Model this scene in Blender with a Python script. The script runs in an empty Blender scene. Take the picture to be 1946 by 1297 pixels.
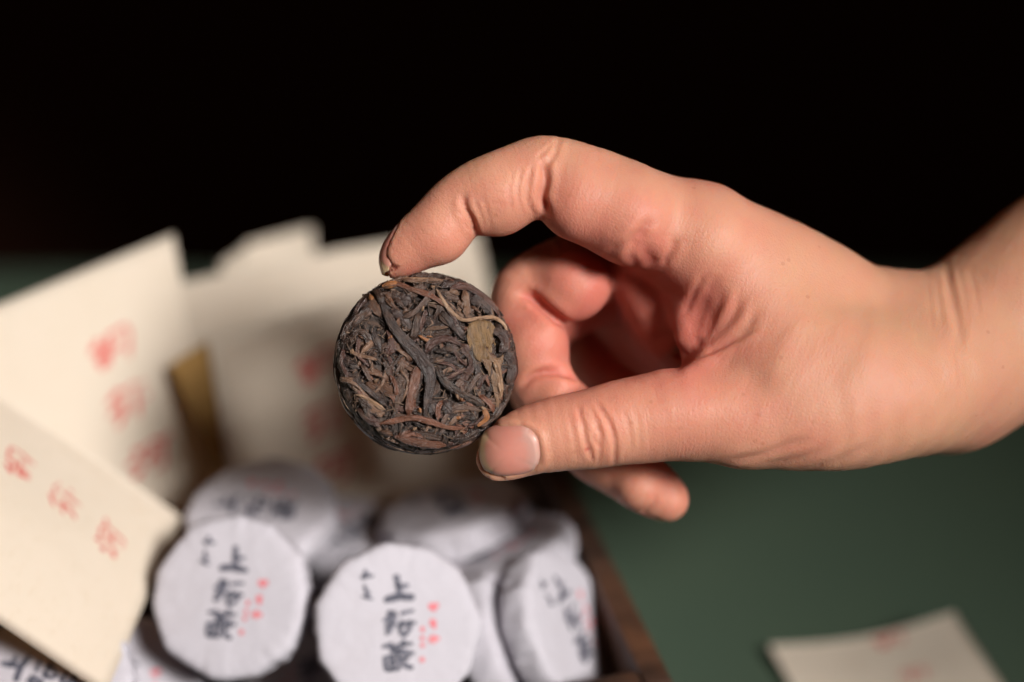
import bpy, math, random
import numpy as np
from mathutils import Vector, Matrix

# ------------------------------------------------------------------ camera, world, light
sc = bpy.context.scene
col = sc.collection
MM = 0.001
PITCH = math.radians(30.0)
DIST = 325.0                    # mm, camera to the plane of the held cake
FPX = 60.0 / 36.0 * 1946.0      # focal length in photo pixels
CX, CY = 973.0, 648.5
TABLE_H = 125.0                 # height of the held cake's centre line above the table top (mm)
ORG = np.array([0.0, 0.0, TABLE_H])
F_ = np.array([0.0, math.cos(PITCH), -math.sin(PITCH)])
U_ = np.array([0.0, math.sin(PITCH), math.cos(PITCH)])
R_ = np.array([1.0, 0.0, 0.0])
CAMPOS = ORG - DIST * F_

cam_d = bpy.data.cameras.new("camera")
cam_d.lens = 60.0
cam_d.sensor_width = 36.0
cam_d.clip_start = 0.01
cam_d.clip_end = 20.0
cam_d.dof.use_dof = True
cam_d.dof.focus_distance = (DIST - 3.5) * MM
cam_d.dof.aperture_fstop = 3.9
cam = bpy.data.objects.new("camera", cam_d)
col.objects.link(cam)
RC = Matrix(((R_[0], U_[0], -F_[0]), (R_[1], U_[1], -F_[1]), (R_[2], U_[2], -F_[2])))
cam.matrix_world = Matrix.Translation(Vector(CAMPOS * MM)) @ RC.to_4x4()
sc.camera = cam

world = bpy.data.worlds.new("World")
sc.world = world
world.use_nodes = True
world.node_tree.nodes["Background"].inputs[0].default_value = (1.0, 0.80, 0.62, 1)
world.node_tree.nodes["Background"].inputs[1].default_value = 0.006


def area_light(name, pos_cam, target_cam, size, power, color, spread=180.0):
    """pos/target in mm: right, up, toward the camera, from the held cake."""
    d = bpy.data.lights.new(name, 'AREA')
    d.shape = 'RECTANGLE'
    d.size, d.size_y = size[0] * MM, size[1] * MM
    d.energy = power
    d.color = color
    d.spread = math.radians(spread)
    o = bpy.data.objects.new(name, d)
    col.objects.link(o)
    p = ORG + pos_cam[0] * R_ + pos_cam[1] * U_ - pos_cam[2] * F_
    t = ORG + target_cam[0] * R_ + target_cam[1] * U_ - target_cam[2] * F_
    dirv = Vector(t - p)
    o.rotation_mode = 'QUATERNION'
    o.rotation_quaternion = dirv.to_track_quat('-Z', 'Y')
    o.location = Vector(p * MM)
    return o


area_light("key_softbox", (640, 248, 1072), (-70, -30, -20), (310, 310), 0.86, (1.0, 0.955, 0.91), 25)
area_light("warm_fill", (-160, 420, 380), (-20, -40, -40), (500, 400), 0.125, (1.0, 0.54, 0.28), 150)  # added fill lamp with no real source; keeps the shadows warm brown

sc.view_settings.view_transform = 'Standard'
sc.view_settings.look = 'None'
sc.view_settings.exposure = 0.0
sc.view_settings.gamma = 1.0
sc.view_settings.use_curve_mapping = False
sc.cycles.use_denoising = True
sc.cycles.max_bounces = 6
sc.cycles.use_adaptive_sampling = True
sc.cycles.adaptive_threshold = 0.02
sc.cycles.caustics_reflective = False
sc.cycles.caustics_refractive = False

rng = np.random.default_rng(7)
random.seed(7)


# ------------------------------------------------------------------ helpers
def P(px, py, z=0.0):
    """photo pixel + depth offset toward the camera (mm) -> hand-frame coordinates (mm)"""
    s = (DIST - z) / FPX
    return np.array([(px - CX) * s, (CY - py) * s, z])


def W(px, py, t):
    """photo pixel at distance t (mm) along the lens axis -> world coordinates (mm)"""
    s = t / FPX
    return CAMPOS + (px - CX) * s * R_ + (CY - py) * s * U_ + t * F_


def WZ(px, py, z):
    """photo pixel -> the world point at height z (mm)"""
    d = W(px, py, 1.0) - CAMPOS
    return CAMPOS + d * ((z - CAMPOS[2]) / d[2])


def camvec(v):
    return v[0] * R_ + v[1] * U_ - v[2] * F_


def mesh_np(name, verts, faces, smooth=True):
    """verts (n,3) mm, faces (m,4|3) -> mesh in metres"""
    me = bpy.data.meshes.new(name)
    verts = np.asarray(verts, np.float32) * MM
    faces = np.asarray(faces, np.int32)
    n, m, k = len(verts), len(faces), faces.shape[1]
    me.vertices.add(n)
    me.vertices.foreach_set("co", verts.ravel())
    me.loops.add(m * k)
    me.loops.foreach_set("vertex_index", faces.ravel())
    me.polygons.add(m)
    me.polygons.foreach_set("loop_start", np.arange(0, m * k, k, dtype=np.int32))
    me.polygons.foreach_set("loop_total", np.full(m, k, np.int32))
    if smooth:
        me.polygons.foreach_set("use_smooth", np.ones(m, bool))
    me.update(calc_edges=True)
    me.validate()
    return me


def link(name, me, mat=None, parent=None, loc=None, mw=None):
    o = bpy.data.objects.new(name, me)
    col.objects.link(o)
    if mat is not None and me is not None and not me.materials:
        me.materials.append(mat)
    if parent is not None:
        o.parent = parent
    if mw is not None:
        o.matrix_world = mw
    elif loc is not None:
        o.location = Vector(np.asarray(loc) * MM)
    return o


def tag(o, label=None, cat=None, group=None, kind=None):
    if label: o["label"] = label
    if cat: o["category"] = cat
    if group: o["group"] = group
    if kind: o["kind"] = kind
    return o


def attr(me, name, values):
    a = me.attributes.new(name, 'FLOAT', 'POINT')
    a.data.foreach_set("value", np.asarray(values, np.float32))


def frame(origin, ex, ey, ez):
    m = Matrix(((ex[0], ey[0], ez[0], origin[0] * MM), (ex[1], ey[1], ez[1], origin[1] * MM),
                (ex[2], ey[2], ez[2], origin[2] * MM), (0, 0, 0, 1)))
    return m


def unit(v):
    v = np.asarray(v, float)
    return v / np.linalg.norm(v)


class NT:
    """tiny node-tree builder"""
    def __init__(self, name):
        self.m = bpy.data.materials.new(name)
        self.m.use_nodes = True
        self.t = self.m.node_tree
        self.b = self.t.nodes["Principled BSDF"]
        self.out = self.t.nodes["Material Output"]

    def n(self, kind, **kw):
        x = self.t.nodes.new(kind)
        for k, v in kw.items():
            if k.startswith("i_"):
                x.inputs[k[2:].replace("_", " ")].default_value = v
            else:
                setattr(x, k, v)
        return x

    def l(self, a, b):
        self.t.links.new(a, b)

    def ramp(self, fac, stops, interp='LINEAR'):
        r = self.n("ShaderNodeValToRGB")
        r.color_ramp.interpolation = interp
        el = r.color_ramp.elements
        while len(el) > 1: el.remove(el[0])
        el[0].position = stops[0][0]; el[0].color = (*stops[0][1], 1)
        for p, c in stops[1:]:
            e = el.new(p); e.color = (*c, 1)
        self.l(fac, r.inputs[0])
        return r.outputs[0]

    def mix(self, fac, a, b, mode='MIX'):
        x = self.n("ShaderNodeMix", data_type='RGBA', blend_type=mode)
        for s, v in ((x.inputs["Factor"], fac), (x.inputs[6], a), (x.inputs[7], b)):
            if hasattr(v, "is_linked"): self.l(v, s)
            elif isinstance(v, tuple): s.default_value = (*v, 1)
            else: s.default_value = v
        return x.outputs[2]

    def math(self, op, a, b=0.0, c=None):
        x = self.n("ShaderNodeMath", operation=op)
        for i, v in enumerate((a, b) if c is None else (a, b, c)):
            if hasattr(v, "is_linked"): self.l(v, x.inputs[i])
            else: x.inputs[i].default_value = v
        return x.outputs[0]

    def noise(self, scale, detail=3.0, rough=0.55, vec=None, dist=0.0):
        x = self.n("ShaderNodeTexNoise")
        x.inputs["Scale"].default_value = scale
        x.inputs["Detail"].default_value = detail
        x.inputs["Roughness"].default_value = rough
        x.inputs["Distortion"].default_value = dist
        if vec is not None: self.l(vec, x.inputs["Vector"])
        return x.outputs["Fac"]

    def coord(self, which="Object"):
        return self.n("ShaderNodeTexCoord").outputs[which]

    def mapping(self, vec, scale=(1, 1, 1), rot=(0, 0, 0)):
        x = self.n("ShaderNodeMapping")
        x.inputs["Scale"].default_value = scale
        x.inputs["Rotation"].default_value = rot
        self.l(vec, x.inputs["Vector"])
        return x.outputs[0]

    def attrib(self, name, out="Fac"):
        x = self.n("ShaderNodeAttribute", attribute_name=name)
        return x.outputs[out]

    def bump(self, h, strength, dist, prev=None):
        x = self.n("ShaderNodeBump")
        x.inputs["Strength"].default_value = strength
        x.inputs["Distance"].default_value = dist
        self.l(h, x.inputs["Height"])
        if prev is not None: self.l(prev, x.inputs["Normal"])
        return x.outputs[0]

    def set(self, **kw):
        for k, v in kw.items():
            s = self.b.inputs[k.replace("_", " ")]
            if hasattr(v, "is_linked"): self.l(v, s)
            elif isinstance(v, tuple) and len(v) == 3 and s.type == 'RGBA': s.default_value = (*v, 1)
            else: s.default_value = v
        return self


# ------------------------------------------------------------------ materials
def make_materials():
    M = {}
    # --- skin
    t = NT("skin")
    oc = t.coord()
    red = t.attrib("redness")
    mott = t.noise(140, 4, 0.6, oc)
    mott2 = t.noise(45, 3, 0.5, oc)
    f = t.math('ADD', red, t.math('MULTIPLY_ADD', mott2, 0.9, -0.45))
    f = t.math('ADD', f, t.math('MULTIPLY_ADD', mott, 0.55, -0.275))
    c = t.ramp(f, [(0.0, (0.550, 0.296, 0.180)), (0.45, (0.545, 0.254, 0.168)), (1.0, (0.515, 0.158, 0.118))])
    # freckles
    vo = t.n("ShaderNodeTexVoronoi", feature='F1'); vo.inputs["Scale"].default_value = 260
    t.l(oc, vo.inputs["Vector"])
    fr = t.math('LESS_THAN', vo.outputs["Distance"], 0.11)
    pick = t.math('GREATER_THAN', t.noise(60, 1, 0.5, oc), 0.56)
    c = t.mix(t.math('MULTIPLY', t.math('MULTIPLY', fr, pick), 0.35), c, (0.38, 0.15, 0.09))
    wound = t.attrib("wound")
    c = t.mix(wound, c, (0.36, 0.05, 0.04))
    # fine skin lines: cross lines run round the finger (attribute 'along' = length along the bone)
    al = t.attrib("along"); ar = t.attrib("around")
    cv = t.n("ShaderNodeCombineXYZ"); t.l(t.math('MULTIPLY', al, 1.0), cv.inputs[0]); t.l(t.math('MULTIPLY', ar, 0.16), cv.inputs[1])
    lines = t.noise(2.1, 2, 0.6, cv.outputs[0], 0.3)
    v2 = t.n("ShaderNodeTexVoronoi", feature='DISTANCE_TO_EDGE'); v2.inputs["Scale"].default_value = 1500
    t.l(t.mapping(oc, (1, 0.75, 1), (0, 0, 0.5)), v2.inputs["Vector"])
    cells = t.math('MINIMUM', v2.outputs["Distance"], 0.25)
    fine = t.noise(2600, 2, 0.6, oc)
    lines = t.math('MULTIPLY', lines, t.attrib("line_weight"))
    rot = t.mapping(oc, (1, 1, 1), (0, 0, 0.45))
    palm_l = t.noise(900, 3, 0.6, t.mapping(rot, (1.0, 0.20, 0.4)), 0.4)
    palm_l = t.math('MULTIPLY', palm_l, t.math('SUBTRACT', 1.0, t.attrib("line_weight")))
    lines = t.math('ADD', lines, palm_l)
    b1 = t.bump(lines, 0.42, 0.00028)
    b2 = t.bump(cells, 0.44, 0.00028, b1)
    b3 = t.bump(fine, 0.30, 0.00014, b2)
    t.set(Base_Color=c, Roughness=t.math('MULTIPLY_ADD', fine, 0.20, 0.40), Specular_IOR_Level=0.28,
          Subsurface_Weight=0.5, Subsurface_Scale=0.0038, Normal=b3)
    t.b.inputs["Subsurface Radius"].default_value = (1.0, 0.32, 0.16)
    M['skin'] = t.m
    # --- nail
    t = NT("nail")
    v = t.attrib("nail_v")
    c = t.ramp(v, [(0.0, (0.50, 0.24, 0.19)), (0.07, (0.58, 0.34, 0.29)), (0.15, (0.55, 0.29, 0.24)), (0.24, (0.57, 0.245, 0.195)), (0.5, (0.57, 0.225, 0.175)),
                   (0.85, (0.57, 0.25, 0.185)), (0.91, (0.52, 0.32, 0.19)), (1.0, (0.54, 0.36, 0.215))])
    oc = t.coord()
    rid = t.noise(900, 1, 0.5, t.mapping(oc, (0.1, 1, 1)))
    t.set(Base_Color=c, Roughness=0.36, Specular_IOR_Level=0.35, Subsurface_Weight=0.3, Subsurface_Scale=0.002, Normal=t.bump(rid, 0.12, 0.0001))
    t.b.inputs["Subsurface Radius"].default_value = (1.0, 0.35, 0.2)
    M['nail'] = t.m
    # --- tea leaf (colour rides on each leaf object)
    t = NT("tea_leaf")
    uv = t.n("ShaderNodeUVMap", uv_map="UVMap").outputs[0]
    oi = t.n("ShaderNodeObjectInfo")
    sepa = t.mapping(uv, (0.55, 3.4, 1.0))
    off = t.n("ShaderNodeVectorMath", operation='ADD'); t.l(sepa, off.inputs[0])
    rr = t.n("ShaderNodeCombineXYZ"); t.l(t.math('MULTIPLY', oi.outputs["Random"], 57.0), rr.inputs[2]); t.l(rr.outputs[0], off.inputs[1])
    stri = t.noise(2.2, 5, 0.65, off.outputs[0], 0.6)
    oc = t.coord()
    blot = t.noise(420, 4, 0.65, oc)
    gr = t.noise(2400, 2, 0.6, oc)
    c0 = oi.outputs["Color"]
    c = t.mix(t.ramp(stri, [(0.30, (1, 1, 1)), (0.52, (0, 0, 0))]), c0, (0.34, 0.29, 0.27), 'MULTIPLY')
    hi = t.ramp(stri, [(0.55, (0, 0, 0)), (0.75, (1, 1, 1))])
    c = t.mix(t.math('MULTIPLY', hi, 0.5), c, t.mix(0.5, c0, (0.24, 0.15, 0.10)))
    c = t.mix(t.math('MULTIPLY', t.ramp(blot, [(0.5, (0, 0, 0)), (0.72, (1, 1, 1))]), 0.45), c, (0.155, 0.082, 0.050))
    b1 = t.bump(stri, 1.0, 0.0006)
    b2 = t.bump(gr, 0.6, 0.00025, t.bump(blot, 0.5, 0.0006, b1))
    t.set(Base_Color=c, Roughness=t.math('MULTIPLY_ADD', blot, 0.4, 0.12), Specular_IOR_Level=0.7, Normal=b2)
    M['leaf'] = t.m
    t = NT("tea_core")
    oc = t.coord()
    n1 = t.noise(520, 5, 0.7, oc, 0.8); n2 = t.noise(1900, 3, 0.6, oc)
    c = t.ramp(n1, [(0.3, (0.010, 0.007, 0.006)), (0.5, (0.032, 0.020, 0.015)), (0.62, (0.075, 0.042, 0.028)), (0.75, (0.13, 0.075, 0.045))])
    t.set(Base_Color=c, Roughness=0.55, Normal=t.bump(n2, 0.5, 0.0003, t.bump(n1, 1.0, 0.0008)))
    M['core'] = t.m
    t = NT("tea_crumb")
    tone = t.attrib("tone")
    c = t.ramp(tone, [(0.0, (0.018, 0.013, 0.012)), (0.4, (0.045, 0.030, 0.026)), (0.65, (0.10, 0.055, 0.036)), (0.90, (0.14, 0.090, 0.062)), (0.97, (0.22, 0.145, 0.095)), (1.0, (0.25, 0.12, 0.06))])
    t.set(Base_Color=c, Roughness=0.6, Normal=t.bump(t.noise(1500, 3, 0.6, t.coord()), 0.5, 0.0003))
    M['crumb'] = t.m
    # --- cotton wrapping paper
    t = NT("cotton_paper")
    oc = t.coord()
    fib = t.noise(700, 4, 0.7, t.mapping(oc, (1, 0.35, 1), (0, 0, 0.6)), 1.5)
    fib2 = t.noise(900, 4, 0.7, t.mapping(oc, (0.3, 1, 1), (0, 0, -0.4)), 1.5)
    cr = t.noise(110, 5, 0.6, oc, 0.5)
    c = t.mix(t.math('MULTIPLY', fib, 0.5), (0.47, 0.45, 0.50), (0.53, 0.51, 0.555))
    c = t.mix(t.ramp(cr, [(0.35, (0.5, 0.5, 0.5)), (0.5, (0, 0, 0))]), c, (0.45, 0.425, 0.465))
    b = t.bump(cr, 0.6, 0.0010, t.bump(t.math('ADD', fib, fib2), 0.3, 0.00025))
    t.set(Base_Color=c, Roughness=0.8, Specular_IOR_Level=0.25, Normal=b)
    M['wrap'] = t.m
    # --- cream packet paper
    t = NT("cream_paper")
    oc = t.coord()
    fib = t.noise(500, 5, 0.7, t.mapping(oc, (1, 0.4, 1), (0, 0, 0.8)), 1.2)
    lay = t.noise(60, 3, 0.5, oc)
    c = t.mix(lay, (0.83, 0.755, 0.645), (0.79, 0.71, 0.59))
    c = t.mix(t.ramp(fib, [(0.3, (1, 1, 1)), (0.45, (0, 0, 0))]), c, (0.73, 0.64, 0.51))
    b = t.bump(fib, 0.22, 0.0003, t.bump(lay, 0.25, 0.002))
    t.set(Base_Color=c, Roughness=0.85, Specular_IOR_Level=0.2, Normal=b)
    tr = t.n("ShaderNodeBsdfTranslucent"); tr.inputs[0].default_value = (0.78, 0.50, 0.23, 1)
    ms = t.n("ShaderNodeMixShader"); ms.inputs[0].default_value = 0.32
    t.l(t.b.outputs[0], ms.inputs[1]); t.l(tr.outputs[0], ms.inputs[2]); t.l(ms.outputs[0], t.out.inputs[0])
    M['paper'] = t.m
    t = NT("ochre_shade_paper")  # ochre stands for the fold's shade and light glowing through its cream paper
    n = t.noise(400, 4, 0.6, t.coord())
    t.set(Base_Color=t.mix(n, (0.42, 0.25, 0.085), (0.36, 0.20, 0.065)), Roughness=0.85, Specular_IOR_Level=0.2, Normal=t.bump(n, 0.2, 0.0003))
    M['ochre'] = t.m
    # --- inks
    for nm, c1, c2 in (("black_ink", (0.055, 0.057, 0.078), (0.15, 0.15, 0.19)), ("red_ink", (0.50, 0.042, 0.040), (0.64, 0.17, 0.145)),
                       ("pink_ink", (0.60, 0.13, 0.16), (0.64, 0.28, 0.30))):
        t = NT(nm)
        n = t.noise(900, 3, 0.6, t.coord())
        t.set(Base_Color=t.mix(t.ramp(n, [(0.4, (0, 0, 0)), (0.65, (1, 1, 1))]), c1, c2), Roughness=0.7, Specular_IOR_Level=0.2)
        M[nm] = t.m
    # --- wood
    t = NT("dark_wood")
    oc = t.coord()
    g = t.noise(60, 6, 0.65, t.mapping(oc, (0.12, 1.6, 1.6)), 0.8)
    w = t.noise(35, 3, 0.6, oc)
    c = t.ramp(g, [(0.3, (0.014, 0.008, 0.006)), (0.5, (0.045, 0.024, 0.016)), (0.7, (0.085, 0.042, 0.026))])
    c = t.mix(t.ramp(w, [(0.5, (0, 0, 0)), (0.7, (0.7, 0.7, 0.7))]), c, (0.13, 0.055, 0.026))
    t.set(Base_Color=c, Roughness=0.5, Normal=t.bump(g, 0.4, 0.0006))
    M['wood'] = t.m
    t = NT("green_cloth")
    oc = t.coord()
    n = t.noise(25, 3, 0.5, oc); n2 = t.noise(1500, 2, 0.6, oc)
    t.set(Base_Color=t.mix(n, (0.064, 0.098, 0.070), (0.074, 0.106, 0.070)), Roughness=0.85, Specular_IOR_Level=0.15,
          Normal=t.bump(n2, 0.4, 0.0005))
    M['cloth'] = t.m
    t = NT("dark_wall")
    t.set(Base_Color=(0.20, 0.085, 0.055), Roughness=0.95, Specular_IOR_Level=0.0)
    M['wall'] = t.m
    return M


MAT = make_materials()


# ------------------------------------------------------------------ brush strokes (traced print), in units of a local grid
def resample(pts, n):
    pts = np.asarray(pts, float)
    seg = np.r_[0, np.cumsum(np.linalg.norm(np.diff(pts, axis=0), axis=1))]
    s = np.linspace(0, seg[-1], n)
    return np.stack([np.interp(s, seg, pts[:, k]) for k in range(pts.shape[1])], 1)


def catmull(pts, n):
    pts = np.asarray(pts, float)
    if len(pts) == 2:
        return resample(pts, n)
    q = np.vstack([2 * pts[0] - pts[1], pts, 2 * pts[-1] - pts[-2]])
    out = []
    ts = np.linspace(0, len(pts) - 1, n)
    for t in ts:
        i = min(int(t), len(pts) - 2); f = t - i
        p0, p1, p2, p3 = q[i:i + 4]
        out.append(0.5 * ((2 * p1) + (-p0 + p2) * f + (2 * p0 - 5 * p1 + 4 * p2 - p3) * f * f + (-p0 + 3 * p1 - 3 * p2 + p3) * f ** 3))
    return np.array(out)


def stroke_mesh(strokes, mapf, seed=0, bold=1.0):
    """strokes: [(points2d, width)], mapf: 2d -> 3d mm (n,2)->(n,3). One flat brush mesh with ragged edges."""
    r = np.random.default_rng(seed)
    V, Fq = [], []
    for lay, (pts, w) in enumerate(strokes):
        L = np.linalg.norm(np.diff(np.asarray(pts, float), axis=0), axis=1).sum()
        n = max(5, int(L / 12) + 4)
        c = catmull(pts, n)
        tan = np.gradient(c, axis=0); tan /= np.linalg.norm(tan, axis=1, keepdims=True) + 1e-9
        nor = np.stack([-tan[:, 1], tan[:, 0]], 1)
        u = np.linspace(0, 1, n)
        prof = 0.64 * bold * w * (0.62 + 0.38 * np.sin(np.pi * np.clip(u * 0.9 + 0.1, 0, 1))) * (1 + 0.16 * r.standard_normal(n))
        prof[0] *= 0.55; prof[-1] *= 0.45
        a, b = c + nor * prof[:, None], c - nor * prof[:, None]
        base = len(V)
        for p in np.stack([a, b], 1).reshape(-1, 2): V.append((p[0], p[1], lay))
        for i in range(n - 1):
            k = base + 2 * i
            Fq.append((k, k + 1, k + 3, k + 2))
    V = np.array(V, float)
    return mapf(V[:, :2], V[:, 2]), np.array(Fq)


# wrapped-cake lettering, traced on a grid of 5.19 per photo pixel; origin at the cake's middle
BLACK = [([(440, 200), (452, 310), (460, 425)], 42), ([(470, 322), (555, 315)], 34), ([(300, 435), (450, 415), (600, 438)], 50),
         ([(352, 530), (335, 580), (305, 650)], 38), ([(268, 625), (340, 615), (420, 600)], 32), ([(392, 540), (372, 640), (335, 725)], 36),
         ([(280, 692), (400, 660)], 32), ([(285, 752), (350, 715)], 34), ([(440, 578), (580, 558)], 28), ([(400, 692), (500, 680), (590, 675)], 34),
         ([(462, 635), (425, 720), (465, 782), (530, 705)], 32), ([(520, 640), (532, 750)], 22),
         ([(240, 872), (312, 860)], 26), ([(310, 838), (345, 905), (440, 940), (545, 965)], 44), ([(360, 872), (540, 868)], 28),
         ([(450, 818), (452, 885)], 26), ([(240, 982), (360, 962)], 30), ([(258, 975), (262, 1105)], 30), ([(330, 950), (328, 1105)], 32),
         ([(250, 1092), (400, 1090)], 30), ([(382, 935), (392, 1085)], 30), ([(380, 1000), (500, 998)], 28), ([(420, 1058), (520, 1102)], 34),
         ([(445, 990), (430, 1080)], 24), ([(270, 1035), (360, 1040)], 22),
         ([(150, 128), (182, 190), (232, 186)], 20), ([(98, 186), (160, 206)], 22), ([(150, 120), (122, 216)], 15),
         ([(128, 268), (150, 392)], 22), ([(90, 372), (200, 412)], 19), ([(172, 330), (150, 402)], 16)]
PINK = [([(720, 545), (822, 530)], 44), ([(768, 508), (776, 592)], 28), ([(720, 672), (782, 692)], 34), ([(744, 656), (762, 755)], 34),
        ([(714, 705), (780, 722)], 22), ([(690, 855), (802, 846)], 38), ([(738, 808), (746, 892)], 36),
        ([(622, 745), (664, 745)], 38), ([(626, 808), (640, 852)], 30), ([(606, 895), (652, 895)], 30), ([(588, 1032), (638, 1030)], 40)]
# packet lettering (three characters), traced on the front packet
RED1 = [([(62, 98), (30, 212)], 24), ([(70, 100), (180, 180), (302, 292)], 13), ([(8, 200), (120, 290), (242, 402)], 20), ([(0, 268), (60, 384)], 28),
        ([(102, 238), (62, 362)], 17), ([(160, 238), (128, 422)], 17), ([(108, 350), (232, 442)], 28), ([(196, 205), (232, 272)], 13)]
RED2 = [([(480, 488), (482, 602)], 15), ([(438, 568), (470, 704)], 25), ([(538, 540), (640, 610), (742, 692)], 14), ([(508, 650), (620, 712), (692, 825)], 20),
        ([(562, 638), (560, 782)], 20), ([(600, 580), (692, 664)], 18), ([(628, 518), (662, 562)], 14), ([(540, 452), (500, 520)], 12)]
RED3 = [([(990, 800), (1006, 862), (950, 905), (938, 1002)], 22), ([(888, 1000), (962, 1032)], 26), ([(946, 1102), (1004, 1098)], 40), ([(1008, 990), (1082, 1062)], 22),
        ([(1060, 1100), (1092, 1192)], 30), ([(1010, 880), (1110, 960), (1182, 1034), (1150, 1094)], 16), ([(1010, 930), (1008, 1002)], 18),
        ([(1050, 960), (1080, 1050)], 14)]


# ------------------------------------------------------------------ setting
def box_mesh(name, p0, p1, bevel=0.0):
    import bmesh
    bm = bmesh.new()
    bmesh.ops.create_cube(bm, size=1.0)
    p0, p1 = np.array(p0, float), np.array(p1, float)
    for v in bm.verts:
        v.co = Vector(((p0 + p1) / 2 + np.array(v.co) * (p1 - p0)) * MM)
    if bevel:
        bmesh.ops.bevel(bm, geom=list(bm.edges), offset=bevel * MM, segments=2, profile=0.6, affect='EDGES')
    me = bpy.data.meshes.new(name)
    bm.to_mesh(me); bm.free()
    return me


def table_mesh():
    """cloth-covered table top whose far edge rolls off in a wide soft curve"""
    prof = [(-420.0, -40.0), (-420.0, -4.0), (-416.0, 0.0)] + [(y, 0.0) for y in np.linspace(-380, 212, 12)]
    rr = 235.0  # curve added so the cloth turns from the key and fades dark
    prof += [(212 + rr * math.sin(a), -rr * (1 - math.cos(a))) for a in np.radians(np.linspace(3, 75, 25))]
    prof += [(prof[-1][0], -300.0), (-380.0, -300.0)]
    xs = np.linspace(-900, 900, 10)
    V = np.array([(x, y, z) for x in xs for y, z in prof]); m = len(prof)
    Fq = [(i * m + j, i * m + (j + 1) % m, (i + 1) * m + (j + 1) % m, (i + 1) * m + j) for i in range(len(xs) - 1) for j in range(m)]
    return mesh_np("table_top", V, [f[::-1] for f in Fq])


tag(link("table_top", table_mesh(), MAT['cloth']), kind="structure")
tag(link("back_wall", box_mesh("back_wall", (-2500, 1500, -900), (2500, 1520, 1600)), MAT['wall']), kind="structure")
tag(link("floor", box_mesh("floor", (-2500, -1500, -760), (2500, 1500, -740)), MAT['wall']), kind="structure")

# ------------------------------------------------------------------ the wooden box
RIM = TABLE_H - 75.0
BEY = unit((-0.249, 0.968, 0)); BEX = np.array([BEY[1], -BEY[0], 0.0])
BOX_FR = np.array([33.5, -11.0, 0.0])        # outer front right corner
BW, BD, BT = 142.0, 132.0, 6.0


def build_box():
    org = BOX_FR - BEX * BW
    root = bpy.data.objects.new("wooden_box", None)
    col.objects.link(root)
    root.matrix_world = frame(org, BEX, BEY, (0, 0, 1))
    tag(root, "dark brown wooden box on the green table holding paper packets and wrapped cakes", "box")
    def part(n, a, b):
        o = bpy.data.objects.new(n, box_mesh(n, a, b, 0.9)); col.objects.link(o)
        o.data.materials.append(MAT['wood']); o.parent = root
        return o
    part("base", (1, 1, 0.5), (BW - 1, BD - 1, 5))
    part("side_wall", (0, 0, 0.4), (BT, BD, RIM))
    part("side_wall", (BW - BT, 0, 0.4), (BW, BD, RIM))
    part("end_wall", (BT + 0.05, 0.3, 0.4), (BW - BT - 0.05, BT, RIM - 0.4))
    part("end_wall", (BT + 0.05, BD - BT, 0.4), (BW - BT - 0.05, BD - 0.3, RIM - 0.4))
    return root


build_box()


# ------------------------------------------------------------------ paper packets
def packet(label, tl, tr, br, bl, bend=(0.0, 0.0), curl=0.0, glyphs=(), seed=0, thick=1.6, group="cream paper packets"):
    """A folded cream packet: corners in world mm, puffed a little, edges sealed thin. Faces tl->tr->bl order, front = toward the viewer."""
    r = np.random.default_rng(seed)
    tl, tr, br, bl = (np.asarray(x, float) for x in (tl, tr, br, bl))
    nrm = unit(np.cross(bl - tl, tr - tl))
    c = (tl + tr + br + bl) / 4
    if np.dot(nrm, CAMPOS - c) < 0: nrm = -nrm
    ph = r.uniform(0, 6.28, 6)

    def surf(u, v, off):
        u = np.asarray(u, float); v = np.asarray(v, float)
        p = (1 - u)[:, None] * (1 - v)[:, None] * tl + u[:, None] * (1 - v)[:, None] * tr + u[:, None] * v[:, None] * br + (1 - u)[:, None] * v[:, None] * bl
        puff = (np.clip(16 * u * (1 - u) * v * (1 - v), 0, 1)) ** 0.55
        wave = bend[0] * np.sin(np.pi * u) + bend[1] * np.sin(np.pi * v) + 0.35 * np.sin(5 * u + ph[0] + 3 * v) + 0.25 * np.sin(7 * v + ph[1] - 4 * u)
        wave = wave + curl * (np.clip((u - 0.6) / 0.4, 0, 1) ** 2 + np.clip((0.3 - v) / 0.3, 0, 1) ** 2)
        return p + nrm * (wave + off * puff)[:, None], puff

    n = 26
    g = np.linspace(0, 1, n)
    uu, vv = np.meshgrid(g, g)
    uu, vv = uu.ravel(), vv.ravel()
    a, _ = surf(uu, vv, thick / 2); b, _ = surf(uu, vv, -thick / 2)
    a += nrm * 0.12; b -= nrm * 0.12
    idx = np.arange(n * n).reshape(n, n)
    q = np.stack([idx[:-1, :-1], idx[:-1, 1:], idx[1:, 1:], idx[1:, :-1]], -1).reshape(-1, 4)
    rim = np.r_[idx[0, :], idx[1:, -1], idx[-1, -2::-1], idx[-2:0:-1, 0]]
    rim2 = np.roll(rim, -1)
    side = np.stack([rim, rim2, rim2 + n * n, rim + n * n], -1)
    V = np.vstack([a, b]); Fc = np.vstack([q, q[:, ::-1] + n * n, side])
    root_o = tl.copy()
    me = mesh_np("paper_packet", V - root_o, Fc)
    o = link("paper_packet", me, MAT['paper'], loc=root_o)
    tag(o, label, "packet", group)
    for gi, (strokes, mp) in enumerate(glyphs):
        def mapf(q2, lay):
            uv = mp(q2)
            p, pf = surf(uv[:, 0], uv[:, 1], thick / 2)
            return p + nrm * (0.12 + 0.05 + 0.006 * lay)[:, None] - root_o
        Vg, Fg = stroke_mesh(strokes, mapf, seed * 10 + gi, 1.1 if seed == 1 else 1.45)
        g_o = link("printed_character", mesh_np("printed_character", Vg, Fg, False), MAT['red_ink'], parent=o)
    return o, surf


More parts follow.
